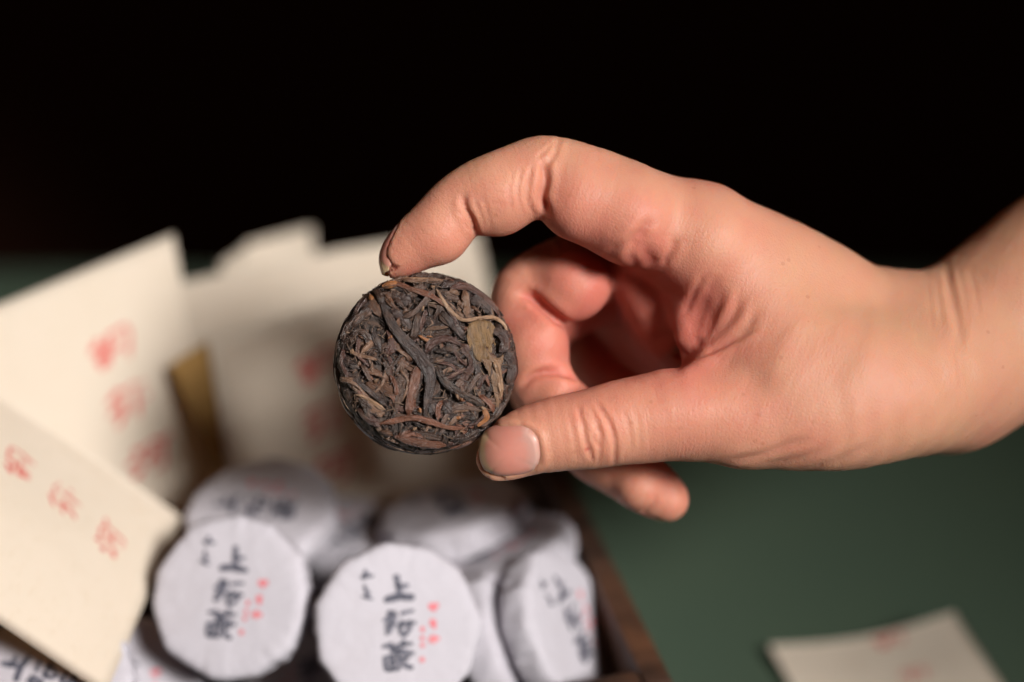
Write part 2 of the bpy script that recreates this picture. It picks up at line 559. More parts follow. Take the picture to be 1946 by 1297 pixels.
def ray_uv(tl, tr, bl):
    """map (photo px) -> packet uv through the plane of the three corners"""
    tl, tr, bl = (np.asarray(x, float) for x in (tl, tr, bl))
    A = np.stack([tr - tl, bl - tl], 1)
    nr = np.cross(tr - tl, bl - tl)
    def f(px, py):
        d = W(px, py, 1.0) - CAMPOS
        p = CAMPOS + d * (np.dot(tl - CAMPOS, nr) / np.dot(d, nr))
        s, *_ = np.linalg.lstsq(A, p - tl, rcond=None)
        return s
    return f


def cam3(v):
    return CAMPOS + v[0] * R_ + v[1] * U_ - v[2] * F_


def build_packets():
    # front packet leaning over the left side of the box
    Rc = np.array([-76.5, -40.7, -392.0]); q = np.array([5.2, 29.7, -47.0]) * 1.02; p = np.array([-54.6, 42.0, 20.4])
    Bt = Rc - q
    br, tr = cam3(Bt), cam3(Rc)          # right side of the sheet runs from tr (right corner) to br (bottom corner)
    tl, bl = cam3(Rc + p), cam3(Bt + p)
    fuv = ray_uv(tl, tr, bl)
    def mpA(q2):
        return np.array([fuv(x / 5.19, 840 + y / 5.19) for x, y in q2])
    packet("cream packet at the left edge, nearest the camera, corner pointing at the wrapped cakes",
           tl, tr, br, bl, bend=(0.8, 0.6), glyphs=[(RED1, mpA), (RED2, mpA), (RED3, mpA)], seed=1)
    # the characters' own layout in packet space, reused on the other packets
    def local(strokes):
        allp = np.vstack([np.asarray(s[0], float) for s in strokes])
        c = allp.mean(0)
        return c
    cs = [local(s) for s in (RED1, RED2, RED3)]
    uvs = [mpA(c[None])[0] for c in cs]
    J = np.stack([(mpA(cs[1][None] + [[10, 0]])[0] - uvs[1]) / 10, (mpA(cs[1][None] + [[0, 10]])[0] - uvs[1]) / 10], 1)

    def placer(k, pos, rot, scale):
        cr, sr = math.cos(rot), math.sin(rot)
        Rm = np.array([[cr, -sr], [sr, cr]])
        def f(q2):
            loc = (q2 - cs[k]) @ J.T
            return np.array(pos) + scale * loc @ Rm.T
        return f

    def column(tlx, trx, blx, pxs, rot, scale):
        fu = ray_uv(tlx, trx, blx)
        return [((RED1, RED2, RED3)[k], placer(k, fu(*pxs[k]), rot, scale)) for k in range(3)]

    # second packet: tall, behind the first
    TRb = np.array([-84.9, 26.8, -428.0]); top = np.array([-53.7, -27.0, 38.0]); rt = np.array([15.4, -70.6, -2.4])
    tr, tl, br, bl = cam3(TRb), cam3(TRb + top), cam3(TRb + rt), cam3(TRb + top + rt)
    packet("tall cream packet standing at the back left of the box, three red characters",
           tl, tr, br, bl, bend=(2.6, -2.6), glyphs=column(tl, tr, bl, [(210, 660), (245, 762), (283, 866)], math.radians(90), 1.12), seed=2)
    # third: middle packet with red characters beside the held cake
    TLe = np.array([-75.7, -0.2, -425.0]); tp = np.array([62.7, 21.0, -30.0]); dn = np.array([12.8, -69.8, 16.0])
    tl, tr, bl, br = cam3(TLe), cam3(TLe + tp), cam3(TLe + dn), cam3(TLe + tp + dn)
    e, surf = packet("cream packet with red characters standing directly behind the held tea cake",
                     tl, tr, br, bl, bend=(1.5, 1.0), glyphs=column(tl, tr, bl, [(600, 700), (614, 800), (628, 892)], math.radians(90), 1.12), seed=3)
    # its folded side, a narrow wedge with shade and show-through painted in
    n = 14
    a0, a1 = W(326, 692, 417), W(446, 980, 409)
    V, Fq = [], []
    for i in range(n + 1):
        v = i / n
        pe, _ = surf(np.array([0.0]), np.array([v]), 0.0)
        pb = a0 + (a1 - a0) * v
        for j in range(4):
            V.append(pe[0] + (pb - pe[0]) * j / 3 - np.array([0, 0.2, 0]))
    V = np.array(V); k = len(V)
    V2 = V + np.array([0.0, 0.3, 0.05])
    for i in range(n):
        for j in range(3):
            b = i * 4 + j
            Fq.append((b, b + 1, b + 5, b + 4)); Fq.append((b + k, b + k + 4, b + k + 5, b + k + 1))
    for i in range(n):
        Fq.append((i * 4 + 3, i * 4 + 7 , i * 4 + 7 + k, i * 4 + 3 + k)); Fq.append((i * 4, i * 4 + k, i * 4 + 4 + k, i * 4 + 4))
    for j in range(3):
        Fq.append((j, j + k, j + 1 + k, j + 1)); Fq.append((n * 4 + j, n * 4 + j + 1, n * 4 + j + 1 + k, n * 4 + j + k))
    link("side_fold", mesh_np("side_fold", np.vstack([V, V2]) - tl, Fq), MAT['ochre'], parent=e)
    # fourth: wide one behind the third
    TLd = np.array([-90.3, 15.0, -453.0]); tp = np.array([80.7, 16.2, -27.0]); dn = np.array([13.0, -71.0, 16.0])
    tl, tr, bl, br = cam3(TLd), cam3(TLd + tp), cam3(TLd + dn), cam3(TLd + tp + dn)
    packet("wide blank cream packet whose top edge shows under the index fingertip, behind the middle packet",
           tl, tr, br, bl, bend=(4.0, 2.0), seed=4)
    # fifth: rearmost peak
    a = W(470, 462, 474); b = W(592, 432, 492); dn = camvec((8, -70, 14))
    packet("rearmost small cream packet peaking above the others at the back of the box", a, b, b + dn, a + dn, bend=(0.6, 0.5), seed=5)
    a = W(418, 500, 462); b = W(486, 458, 480); dn = camvec((10, -66, 14))
    packet("tan shaded packet corner between the tall left packet and the rearmost peak", a, b, b + dn, a + dn, bend=(0.4, 0.5), seed=6)
    # loose packet on the table at the lower right
    zt = 6.0
    a = WZ(1462, 1232, zt - 3); b = WZ(1812, 1172, zt + 3); d0 = WZ(1938, 1360, zt - 2)
    down = d0 - b
    tl, tr, br, bl = a, b, b + down * 1.05, a + down * 1.05
    packet("loose cream packet lying alone on the green table at the lower right", tl, tr, br, bl, bend=(-2.2, 1.0), curl=0.6,
           glyphs=column(tl, tr, bl, [(1690, 1210), (1745, 1280), (1800, 1350)], math.radians(90), 1.12)[:2], seed=8)


build_packets()


# ------------------------------------------------------------------ wrapped cakes
def wrapped_cake(label, px, py, t, nrm, roll, seed, R=17.3, H=8.6, text=True, ncorner=11):
    r = np.random.default_rng(seed)
    na, nr = 132, 26
    th = np.linspace(0, 2 * np.pi, na, endpoint=False)
    cor = np.sort((np.arange(ncorner) + r.uniform(-0.32, 0.32, ncorner)) / ncorner * 2 * np.pi)
    mid = np.r_[(cor[:-1] + cor[1:]) / 2, (cor[-1] + cor[0] + 2 * np.pi) / 2]
    half = np.r_[np.diff(cor), cor[0] + 2 * np.pi - cor[-1]] / 2
    dpoly = np.full(na, 9.0)
    for m_, h_ in zip(mid, half):
        dd = np.cos(th - m_)
        dpoly = np.minimum(dpoly, np.where(dd > 0.1, (np.cos(h_) * 0.4 + 0.6) / np.maximum(dd, 0.1), 9))
    rim = R * (0.35 + 0.65 * np.clip(dpoly, 0.9, 1.03)) * (1 + 0.006 * np.sin(2 * th + r.uniform(0, 6)))
    # profile: (radius factor, z, pleat weight)
    prof = [(0.001, H * .5 + .25), (.2, H * .5 + .25), (.4, H * .5 + .2), (.6, H * .5 + .1), (.75, H * .5), (.85, H * .5 - .08), (.915, H * .5 - .22), (.955, H * .5 - .5),
            (.98, H * .5 - .95), (.995, H * .5 - 1.6), (1.0, H * .28), (1.003, H * .14), (1.0, 0), (.995, -H * .14), (.985, -H * .26), (.97, -H * .36), (.94, -H * .44),
            (.89, -H * .49), (.8, -H * .5), (.6, -H * .5), (.3, -H * .48), (.001, -H * .47)]
    pl = sum(r.uniform(.4, 1) * np.sin(k * th + r.uniform(0, 6.28)) for k in (9, 14, 19, 27, 33)) / 2.2
    V = []
    for j, (f, z) in enumerate(prof):
        side = math.exp(-((z + H * .12) / (H * .42)) ** 2) * (1 if f > .9 else 0.0)
        top = 1.0 if z > 0 and f < .99 else 0
        rr = rim * f + side * (0.36 * pl + 0.20 * np.sin(11 * th + 0.7 * z + r.uniform(0, .6)))
        tw = th + (0.03 * np.sin(5 * th) * (H / 2 - z) / H)
        zz = z + (0.16 * np.sin(3 * th + j * .3) * f * top) + (0.10 * pl * (f > .8) * (f < .97) * top) + 0.06 * np.sin(7 * th + 3 * f + seed) * (f > .55) * top * f
        V.append(np.stack([rr * np.cos(tw), rr * np.sin(tw), zz + 0 * th], 1))
    V = np.vstack(V)
    idx = np.arange(len(prof) * na).reshape(len(prof), na)
    nx = np.roll(idx, -1, 1)
    Fq = np.stack([idx[:-1], idx[1:], nx[1:], nx[:-1]], -1).reshape(-1, 4)
    me = mesh_np("wrapped_tea_cake", V, Fq)
    nz = unit(camvec(nrm))
    up = U_ - nz * np.dot(U_, nz)
    ey = unit(up); ex = np.cross(ey, nz)
    c, s = math.cos(roll), math.sin(roll)
    ex, ey = ex * c + ey * s, -ex * s + ey * c
    org = W(px, py, t) - nz * (H / 2)
    o = link("wrapped_tea_cake", me, MAT['wrap'], mw=frame(org, ex, ey, nz))
    tag(o, label, "tea cake", "paper-wrapped tea cakes in the box")
    if text:
        sc_ = 0.1115 / 5.19
        def mapf(q2, lay):
            x = (q2[:, 0] - 415) * sc_; y = -(q2[:, 1] - 700) * sc_
            rr = np.hypot(x, y) / R
            zt = np.interp(rr, [p_[0] for p_ in prof[:8]], [p_[1] for p_ in prof[:8]])
            zt = zt + 0.17 * rr
            return np.stack([x, y, zt + 0.05 + 0.006 * lay], 1)
        for strokes, m, nm in ((BLACK, 'black_ink', "black_lettering"), (PINK, 'pink_ink', "red_lettering")):
            Vg, Fg = stroke_mesh(strokes, mapf, seed, 1.14)
            link(nm, mesh_np(nm, Vg, Fg[:, ::-1], False), MAT[m], parent=o)
    return o


def build_cakes():
    rad = math.radians
    wrapped_cake("white paper-wrapped tea cake at front left, fully lettered, beside the near packet's corner", 432, 1134, 360, (-0.20, 0.22, 1), rad(-3), 11)
    wrapped_cake("brightest white wrapped tea cake, front middle, lettering cut by the bottom edge", 757, 1192, 352, (0.12, 0.16, 1), rad(5), 12)
    wrapped_cake("shaded paper-wrapped tea cake behind the front left one, its lettering turned sideways", 492, 966, 388, (-0.12, 0.95, 0.8), rad(90), 13)
    wrapped_cake("tilted paper-wrapped tea cake at back right, its bright pleated side showing under the thumb", 855, 958, 398, (-0.22, 1.0, 0.28), rad(60), 14)
    wrapped_cake("paper-wrapped tea cake lying right under the tilted one at the back right", 945, 1034, 388, (-0.32, 0.9, 0.22), rad(20), 15)
    wrapped_cake("paper-wrapped tea cake standing on edge against the right wall of the box", 1088, 1182, 372, (0.95, 0.38, 0.55), rad(15), 16)
    wrapped_cake("grey wrapped tea cake on edge between the brightest cake and the right wall cake", 985, 1215, 376, (0.95, 0.30, 0.25), rad(-40), 17, text=False)
    wrapped_cake("paper-wrapped tea cake at the lower left corner half under the front packet", 88, 1290, 350, (-0.05, 0.62, 0.8), rad(75), 18)
    wrapped_cake("paper-wrapped tea cake between the front packet and the front left cake, mostly covered", 232, 1318, 372, (0.05, 0.35, 0.95), rad(8), 19)
    wrapped_cake("deep shaded paper-wrapped tea cake in the gap behind the two front cakes", 672, 1010, 404, (0.2, 1.0, 0.5), rad(130), 20)
    wrapped_cake("paper-wrapped tea cake leaning in the far right corner of the box behind the thumb tip", 1010, 985, 420, (0.5, 0.9, 0.35), rad(130), 21)
    wrapped_cake("paper-wrapped tea cake low in the gap between the two front cakes", 600, 1310, 392, (0.0, 0.7, 0.7), rad(200), 22)
    wrapped_cake("paper-wrapped tea cake at the bottom edge below the right wall cakes", 1010, 1395, 372, (0.1, 0.9, 0.5), rad(-30), 23)


build_cakes()


# ------------------------------------------------------------------ the held tea cake
def build_tea_cake():
    R, HT = 17.1, 4.6
    ez = unit((0.10, 0.13, 1.0)); ex = unit(np.cross((0, 1, 0), ez)); ey = np.cross(ez, ex)
    ez, ex, ey = camvec(ez), camvec(ex), camvec(ey)
    org = ORG + camvec(P(809, 690, 0.0) - np.array([0, 0, 0]))
    r = np.random.default_rng(5)

    def hz(x, y):
        rr = np.hypot(x, y) / R
        return HT - 0.5 * rr ** 2 - 3.2 * np.clip((rr - 0.80) / 0.22, 0, 1) ** 2.2 + 0.30 * np.sin(x * .55 + 1) * np.cos(y * .5)

    # core
    na, prof = 150, [(0.001, 0), (.12, 0), (.25, 0), (.38, 0), (.5, 0), (.62, 0), (.72, 0), (.8, 0), (.87, 0), (.92, 0), (.96, 0), (.985, 0)]
    th = np.linspace(0, 2 * np.pi, na, endpoint=False)
    V = []
    ph = r.uniform(0, 6.28, 12)
    def lump(x, y, z):
        return 0.16 * np.sin(2.1 * x + ph[0] + np.sin(1.3 * y)) * np.sin(1.9 * y + ph[1]) + 0.14 * np.sin(3.7 * x + 2.2 * y + ph[2] + z) + 0.10 * np.sin(5.1 * y - 2.9 * x + ph[3] + 2 * z)
    for f, _ in prof:
        x, y = R * f * np.cos(th), R * f * np.sin(th)
        V.append(np.stack([x, y, hz(x, y) - 0.55 + lump(x, y, 0)], 1))
    for z in np.linspace(0.8, -3.4, 8):
        k = 1.0 - 0.035 * max(0, (-z - 1.5) / 2) ** 2
        rr = R * k * 0.985 + 1.1 * lump(th * 9, np.full(na, z), z)
        V.append(np.stack([rr * np.cos(th), rr * np.sin(th), np.full(na, z)], 1))
    for f, z in ((.93, -4.2), (.8, -4.6), (.5, -4.6), (.001, -4.5)):
        V.append(np.stack([R * f * np.cos(th), R * f * np.sin(th), np.full(na, z)], 1))
    nl = len(V)
    idx = np.arange(nl * na).reshape(nl, na); nx = np.roll(idx, -1, 1)
    Fq = np.stack([idx[:-1], idx[1:], nx[1:], nx[:-1]], -1).reshape(-1, 4)
    root = link("tea_cake", mesh_np("tea_cake", np.vstack(V), Fq), MAT['core'], mw=frame(org, ex, ey, ez))
    tag(root, "unwrapped round cake of pressed dark tea leaves held between thumb and index finger", "tea cake")

    C = {'slate': (0.050, 0.034, 0.031), 'dark': (0.048, 0.027, 0.020), 'black': (0.026, 0.017, 0.014), 'brown': (0.115, 0.054, 0.031), 'red': (0.160, 0.063, 0.037),
         'orange': (0.33, 0.135, 0.050), 'tan': (0.33, 0.20, 0.12), 'gtan': (0.188, 0.108, 0.070), 'olive': (0.250, 0.150, 0.070), 'tangold': (0.25, 0.150, 0.090), 'grey': (0.110, 0.066, 0.050), 'plum': (0.082, 0.039, 0.031)}

    def strip(pts3, w, th_, colr, nrm_f, twist=0.0, rag=0.12, seed=0, flat=1.0):
        """rolled leaf: pts3 (n,3) centre line, w (n,) widths, outward normals nrm_f (n,3)"""
        q = np.random.default_rng(seed)
        n = len(pts3)
        tan = np.gradient(pts3, axis=0); tan /= np.linalg.norm(tan, axis=1, keepdims=True) + 1e-9
        sd = np.cross(tan, nrm_f); sd /= np.linalg.norm(sd, axis=1, keepdims=True) + 1e-9
        up = np.cross(sd, tan)
        K = 14
        ang = np.linspace(0, 2 * np.pi, K, endpoint=False)
        ridge = 1 + 0.20 * np.cos(3 * ang + q.uniform(0, 6)) + 0.12 * np.cos(5 * ang + q.uniform(0, 6))
        rows = []
        roll = twist * np.linspace(-1, 1, n) + q.uniform(-.25, .25)
        furrow = q.standard_normal(K); cum = 0.9 * furrow
        for i in range(n):
            cum = 0.93 * cum + 0.07 * 2.2 * q.standard_normal(K) + 0.03 * furrow     # furrows that run along the leaf
            jit = np.clip(1 + rag * (0.25 * q.standard_normal(K) + 1.9 * cum), 0.5, 1.55)
            ca = np.cos(ang + roll[i]) ; sa = np.sin(ang + roll[i])
            ww = w[i] / 2
            tt = th_ * (0.55 + 0.45 * ww / (w.max() / 2))
            # ellipse, its section turned by roll
            lx = np.cos(ang) * ww * ridge * jit; lz = np.sin(ang) * tt * ridge * jit * flat
            cr, sr = math.cos(roll[i] * .5), math.sin(roll[i] * .5)
            X = lx * cr - lz * sr; Z = lx * sr + lz * cr
            rows.append(pts3[i] + X[:, None] * sd[i] + Z[:, None] * up[i])
        V = np.vstack(rows + [pts3[:1], pts3[-1:]])
        idx = np.arange(n * K).reshape(n, K); nx = np.roll(idx, -1, 1)
        Fq = np.stack([idx[:-1], nx[:-1], nx[1:], idx[1:]], -1).reshape(-1, 4)
        a, b = n * K, n * K + 1
        caps = np.array([(a, idx[0, (k + 1) % K], idx[0, k], idx[0, k]) for k in range(0)] or np.zeros((0, 4)), np.int32)
        Fq = np.vstack([Fq, caps]).astype(np.int32)
        # close the ends with a quad fan
        e = []
        for row, fl in ((idx[0], 1), (idx[-1], 0)):
            for k in range(0, K - 2, 2):
                tq = (row[0], row[k + 1], row[k + 2], row[(k + 3) % K] if k + 3 < K else row[K - 1])
                if len(set(tq)) == 4: e.append(tq if fl else tq[::-1])
        if e: Fq = np.vstack([Fq, np.array(e)])
        me = mesh_np("tea_leaf", V[:-2], Fq)
        uvl = me.uv_layers.new(name="UVMap")
        vi = np.zeros(len(me.loops), np.int32); me.loops.foreach_get("vertex_index", vi)
        L = np.r_[0, np.cumsum(np.linalg.norm(np.diff(pts3, axis=0), axis=1))]
        uv = np.stack([(L[vi // K]) * 0.35, (vi % K) / K * (w.max() * 0.9 + .4)], 1)
        uvl.data.foreach_set("uv", uv.astype(np.float32).ravel())
        o = link("tea_leaf", me, MAT['leaf'], parent=root)
        k = q.uniform(0.8, 1.2)
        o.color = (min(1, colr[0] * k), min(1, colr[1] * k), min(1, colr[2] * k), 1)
        return o

    def face_strip(pts, w, level, cname, seed, twist=0.6, th_=None, wprof=None, flat=1.0, wob=0.15, rag=0.125):
        """pts on the traced grid (3.088 per photo pixel)"""
        q = np.random.default_rng(seed + 1000)
        pts = np.array([((x - 643) * 0.0324, -(y - 650) * 0.0324) for x, y in pts])
        L = np.linalg.norm(np.diff(pts, axis=0), axis=1).sum()
        n = int(np.clip(L / 0.42, 7, 44))
        c2 = catmull(pts, n)
        rr = np.hypot(c2[:, 0], c2[:, 1])
        k = np.where(rr > R * .95, R * .95 / rr, 1.0)
        c2 = c2 * k[:, None]
        u = np.linspace(0, 1, n)
        W_ = w * 0.0324 * np.ones(n) if wprof is None else np.interp(u, np.linspace(0, 1, len(wprof)), wprof) * 0.0324
        W_ = W_ * (0.35 + 0.65 * np.clip(np.minimum(u, 1 - u) * 7, 0, 1)) * (1 + wob * np.interp(u, np.linspace(0, 1, 6), q.standard_normal(6)))
        z = hz(c2[:, 0], c2[:, 1]) - 0.35 + level * 0.26 + 0.14 * np.interp(u, np.linspace(0, 1, 5), q.standard_normal(5))
        z -= 0.45 * np.clip(1 - np.minimum(u, 1 - u) * 8, 0, 1)
        p3 = np.stack([c2[:, 0], c2[:, 1], z], 1)
        e = 0.05
        nx_ = -(hz(c2[:, 0] + e, c2[:, 1]) - hz(c2[:, 0] - e, c2[:, 1])) / (2 * e); ny_ = -(hz(c2[:, 0], c2[:, 1] + e) - hz(c2[:, 0], c2[:, 1] - e)) / (2 * e)
        nn = np.stack([nx_, ny_, np.ones(n)], 1); nn /= np.linalg.norm(nn, axis=1, keepdims=True)
        if th_ is None: th_ = min(0.58, 0.15 + w * 0.0324 * 0.23)
        return strip(p3, W_, th_, C[cname], nn, twist, rag, seed, flat)

    T = [  # points, width, level, colour
        ([(385, 300), (420, 400), (470, 490), (540, 570), (600, 640), (650, 720), (655, 800), (640, 900), (628, 985)], 58, 4.2, 'slate'),
        ([(392, 212), (470, 205), (560, 240), (640, 270), (700, 300), (755, 345)], 34, 4.2, 'red'),
        ([(390, 212), (430, 205), (480, 198)], 40, 4.6, 'orange'),
        ([(700, 240), (740, 310), (800, 385), (860, 420), (940, 408), (1030, 402), (1090, 430), (1140, 500)], 22, 4.4, 'tan'),
        ([(700, 235), (745, 315), (800, 375)], 26, 3.8, 'gtan'),
        ([(1030, 640), (1060, 740), (1075, 860)], 24, 4.4, 'tan'),
        ([(1030, 478), (1075, 500), (1092, 560), (1070, 600)], 58, 4.4, 'slate'),
        ([(490, 172), (570, 186), (660, 180), (752, 182)], 34, 3.4, 'gtan'), ([(500, 160), (600, 172), (700, 168)], 14, 4.2, 'tan'),
        ([(780, 222), (870, 212), (950, 240), (1030, 310), (1092, 385)], 42, 3.6, 'plum'),
        ([(862, 238), (880, 330), (872, 395)], 44, 3.6, 'gtan'),
        ([(495, 412), (570, 370), (640, 300), (692, 240)], 34, 3.8, 'grey'),
        ([(400, 258), (440, 320), (492, 382)], 30, 3.2, 'brown'),
        ([(592, 368), (580, 460), (562, 535)], 34, 3.4, 'dark'), ([(640, 360), (615, 430), (600, 480)], 26, 2.6, 'plum'),
        ([(618, 490), (700, 500), (792, 488)], 36, 3.0, 'dark'), ([(640, 470), (720, 462), (780, 452)], 16, 3.0, 'gtan'),
        ([(728, 368), (790, 440), (852, 525)], 52, 3.6, 'slate'),
        ([(638, 602), (680, 550), (760, 530), (842, 562)], 36, 3.2, 'plum'),
        ([(596, 508), (662, 548)], 20, 3.0, 'orange'), ([(640, 512), (720, 522)], 12, 3.0, 'orange'),
        ([(842, 562), (876, 610), (905, 680), (858, 745)], 42, 3.2, 'plum'),
        ([(680, 662), (762, 648)], 24, 2.4, 'gtan'),
        ([(690, 680), (730, 765), (805, 832), (900, 880), (972, 922)], 40, 3.4, 'black'),
        ([(868, 852), (910, 780), (962, 720)], 44, 2.8, 'grey'),
        ([(480, 700), (530, 780), (500, 880)], 20, 3.8, 'gtan'),
        ([(592, 680), (560, 780), (542, 880), (535, 975)], 52, 3.4, 'red'), ([(600, 720), (590, 800), (560, 900)], 30, 3.0, 'grey'),
        ([(702, 995), (705, 930), (732, 888)], 28, 3.4, 'red'),
        ([(358, 1022), (460, 1000), (560, 985), (660, 1010), (760, 1042), (872, 1046)], 36, 4.2, 'red'),
        ([(860, 1048), (930, 1010), (985, 962)], 12, 4.0, 'plum'),
        ([(458, 1092), (560, 1122), (660, 1136), (752, 1140)], 46, 4.0, 'red'),
        ([(240, 850), (310, 880), (400, 940)], 22, 4.2, 'tan'),
        ([(188, 738), (270, 800), (340, 860), (412, 922)], 32, 3.8, 'slate'),
        ([(162, 578), (150, 660), (190, 762)], 40, 3.2, 'plum'),
        ([(200, 600), (270, 630), (362, 652)], 22, 3.4, 'gtan'),
        ([(268, 602), (332, 540)], 42, 3.0, 'gtan'),
        ([(200, 522), (250, 480), (302, 520), (300, 570)], 30, 3.2, 'dark'),
        ([(270, 678), (312, 765)], 28, 3.0, 'grey'), ([(310, 640), (330, 720)], 20, 2.8, 'gtan'),
        ([(328, 478), (360, 560), (376, 605)], 38, 3.4, 'slate'),
        ([(430, 740), (462, 800), (468, 860)], 30, 3.2, 'red'),
        ([(308, 262), (326, 300)], 26, 4.0, 'orange'),
        ([(208, 452), (260, 400), (312, 350)], 58, 2.8, 'dark'),
        ([(488, 262), (512, 290), (548, 305)], 62, 2.4, 'slate'), ([(450, 250), (470, 300), (510, 340)], 36, 2.8, 'dark'),
        ([(458, 560), (520, 600), (562, 652)], 50, 2.6, 'brown'), ([(470, 590), (540, 640)], 16, 3.4, 'gtan'),
        ([(418, 480), (440, 560), (402, 625)], 46, 2.6, 'plum'),
        ([(760, 945), (850, 928), (942, 930)], 40, 3.2, 'grey'), ([(780, 955), (860, 945), (930, 928)], 12, 3.9, 'gtan'),
        ([(966, 930), (990, 985), (936, 1032)], 24, 4.6, 'orange'), ([(955, 925), (985, 945)], 14, 4.4, 'tan'),
        ([(738, 900), (772, 962)], 62, 2.4, 'slate'), ([(830, 1010), (890, 985), (920, 1010), (880, 1030)], 26, 3.0, 'black'),
        ([(1108, 600), (1142, 680), (1122, 785)], 60, 2.8, 'slate'), ([(1090, 795), (1112, 872)], 48, 2.6, 'dark'),
        ([(950, 858), (1002, 900), (1032, 952)], 38, 3.0, 'red'), ([(978, 738), (1002, 802)], 30, 2.8, 'red'),
        ([(898, 300), (960, 318), (1022, 380)], 58, 2.6, 'slate'), ([(905, 335), (960, 380)], 24, 3.2, 'brown'),
        ([(560, 132), (650, 150), (742, 150)], 50, 2.8, 'dark'), ([(778, 178), (852, 190)], 38, 2.8, 'red'), ([(780, 245), (830, 262)], 26, 3.0, 'gtan'),
        ([(580, 1072), (640, 1082), (722, 1102)], 40, 3.0, 'dark'), ([(780, 1112), (860, 1102), (942, 1062)], 44, 3.0, 'dark'),
        ([(378, 1062), (440, 1082)], 40, 3.0, 'brown'), ([(250, 930), (310, 990), (370, 1030)], 46, 2.8, 'plum'),
        ([(1020, 980), (1060, 960), (1090, 900)], 36, 2.8, 'dark'), ([(640, 860), (690, 830), (700, 780)], 40, 2.8, 'grey'),
        ([(660, 880), (680, 960)], 46, 2.6, 'slate'), ([(740, 580), (800, 590), (840, 640)], 40, 2.4, 'dark'),
        ([(690, 600), (760, 610)], 30, 2.2, 'black'), ([(760, 760), (830, 720), (870, 700)], 30, 2.8, 'plum'), ([(800, 830), (850, 760)], 34, 2.6, 'grey'),
        ([(620, 700), (600, 770)], 30, 2.6, 'slate'), ([(820, 470), (800, 410), (760, 350)], 22, 3.4, 'plum'),
        ([(900, 690), (930, 650)], 40, 2.6, 'dark'), ([(940, 820), (960, 770), (985, 740)], 26, 3.0, 'plum'),
        ([(150, 520), (170, 470), (220, 400)], 44, 2.8, 'dark'), ([(230, 380), (262, 320), (290, 280)], 40, 3.0, 'plum'),
        ([(340, 230), (360, 260), (390, 330)], 44, 3.0, 'dark'), ([(400, 180), (470, 150), (540, 140)], 36, 3.0, 'brown'),
    ]
    for i, (pts, w, lv, cn) in enumerate(T):
        face_strip(pts, w, lv, cn, i)
    # broad flat leaves: outline traced, filled with a wrinkled sheet that has thickness
    def broad(outline, level, cname, seed, step=9.0, dirv=(0.3, 1.0)):
        poly = catmull(outline + outline[:1], len(outline) * 5)[:-1]
        q = np.random.default_rng(seed)
        lo_, hi_ = poly.min(0), poly.max(0)
        gx = np.arange(lo_[0], hi_[0] + step, step); gy = np.arange(lo_[1], hi_[1] + step, step)
        X, Y = np.meshgrid(gx, gy); Xf, Yf = X.ravel(), Y.ravel()
        ins = np.zeros(len(Xf), bool)
        j = len(poly) - 1
        for i in range(len(poly)):
            xi, yi = poly[i]; xj, yj = poly[j]
            cr = ((yi > Yf) != (yj > Yf)) & (Xf < (xj - xi) * (Yf - yi) / (yj - yi + 1e-9) + xi)
            ins ^= cr; j = i
        # pull the cell corners just outside on to the outline
        d2 = ((np.stack([Xf, Yf], 1)[:, None] - poly[None]) ** 2).sum(2)
        near = d2.argmin(1); dist = np.sqrt(d2.min(1))
        snap = (~ins) & (dist < step * 0.9)
        Xf = np.where(snap, poly[near, 0], Xf); Yf = np.where(snap, poly[near, 1], Yf)
        use = ins | snap
        x = (Xf - 643) * 0.0324; y = -(Yf - 650) * 0.0324
        dv = unit((dirv[0], dirv[1])); al_ = x * dv[0] - y * dv[1]; ac = x * dv[1] + y * dv[0]
        ph_ = q.uniform(0, 6.28, 6)
        wr = 0.13 * np.sin(3.1 * ac + ph_[0] + 0.8 * np.sin(1.1 * al_)) + 0.09 * np.sin(6.3 * ac + ph_[1] + np.sin(1.7 * al_ + ph_[2])) + 0.08 * np.sin(2.0 * al_ + ph_[3])
        edge = np.clip(dist / 22, 0, 1)
        z = hz(x, y) - 0.35 + level * 0.26 + wr - 0.35 * (1 - np.where(ins, edge, 0)) ** 2
        top = np.stack([x, y, z], 1); bot = top - np.array([0, 0, 0.35])
        idx = np.arange(len(Xf)).reshape(X.shape)
        qd = np.stack([idx[:-1, :-1], idx[1:, :-1], idx[1:, 1:], idx[:-1, 1:]], -1).reshape(-1, 4)
        qd = qd[use[qd].all(1)]
        N_ = len(Xf)
        e = np.vstack([qd[:, [0, 1]], qd[:, [1, 2]], qd[:, [2, 3]], qd[:, [3, 0]]])
        key = {}
        for a_, b_ in e: key[(a_, b_)] = 1
        side = [(b_, a_, a_ + N_, b_ + N_) for a_, b_ in key if (b_, a_) not in key]
        Fa = np.vstack([qd, qd[:, ::-1] + N_, np.array(side)])
        usedv = np.unique(Fa); mp_ = np.full(2 * N_, -1); mp_[usedv] = np.arange(len(usedv))
        Vv_ = np.vstack([top, bot])[usedv]
        me = mesh_np("tea_leaf", Vv_, mp_[Fa])
        uvl = me.uv_layers.new(name="UVMap")
        vi = np.zeros(len(me.loops), np.int32); me.loops.foreach_get("vertex_index", vi)
        A2 = np.stack([np.r_[al_, al_][usedv] * 0.4, np.r_[ac, ac][usedv] * 0.8], 1)
        uvl.data.foreach_set("uv", A2[vi].astype(np.float32).ravel())
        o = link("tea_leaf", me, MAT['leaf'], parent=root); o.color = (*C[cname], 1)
    broad([(868, 470), (900, 432), (955, 416), (1015, 426), (1045, 465), (1028, 520), (1044, 560), (1022, 600), (1008, 645), (952, 662), (906, 622), (880, 560)], 4.7, 'olive', 1, dirv=(0.2, 1))
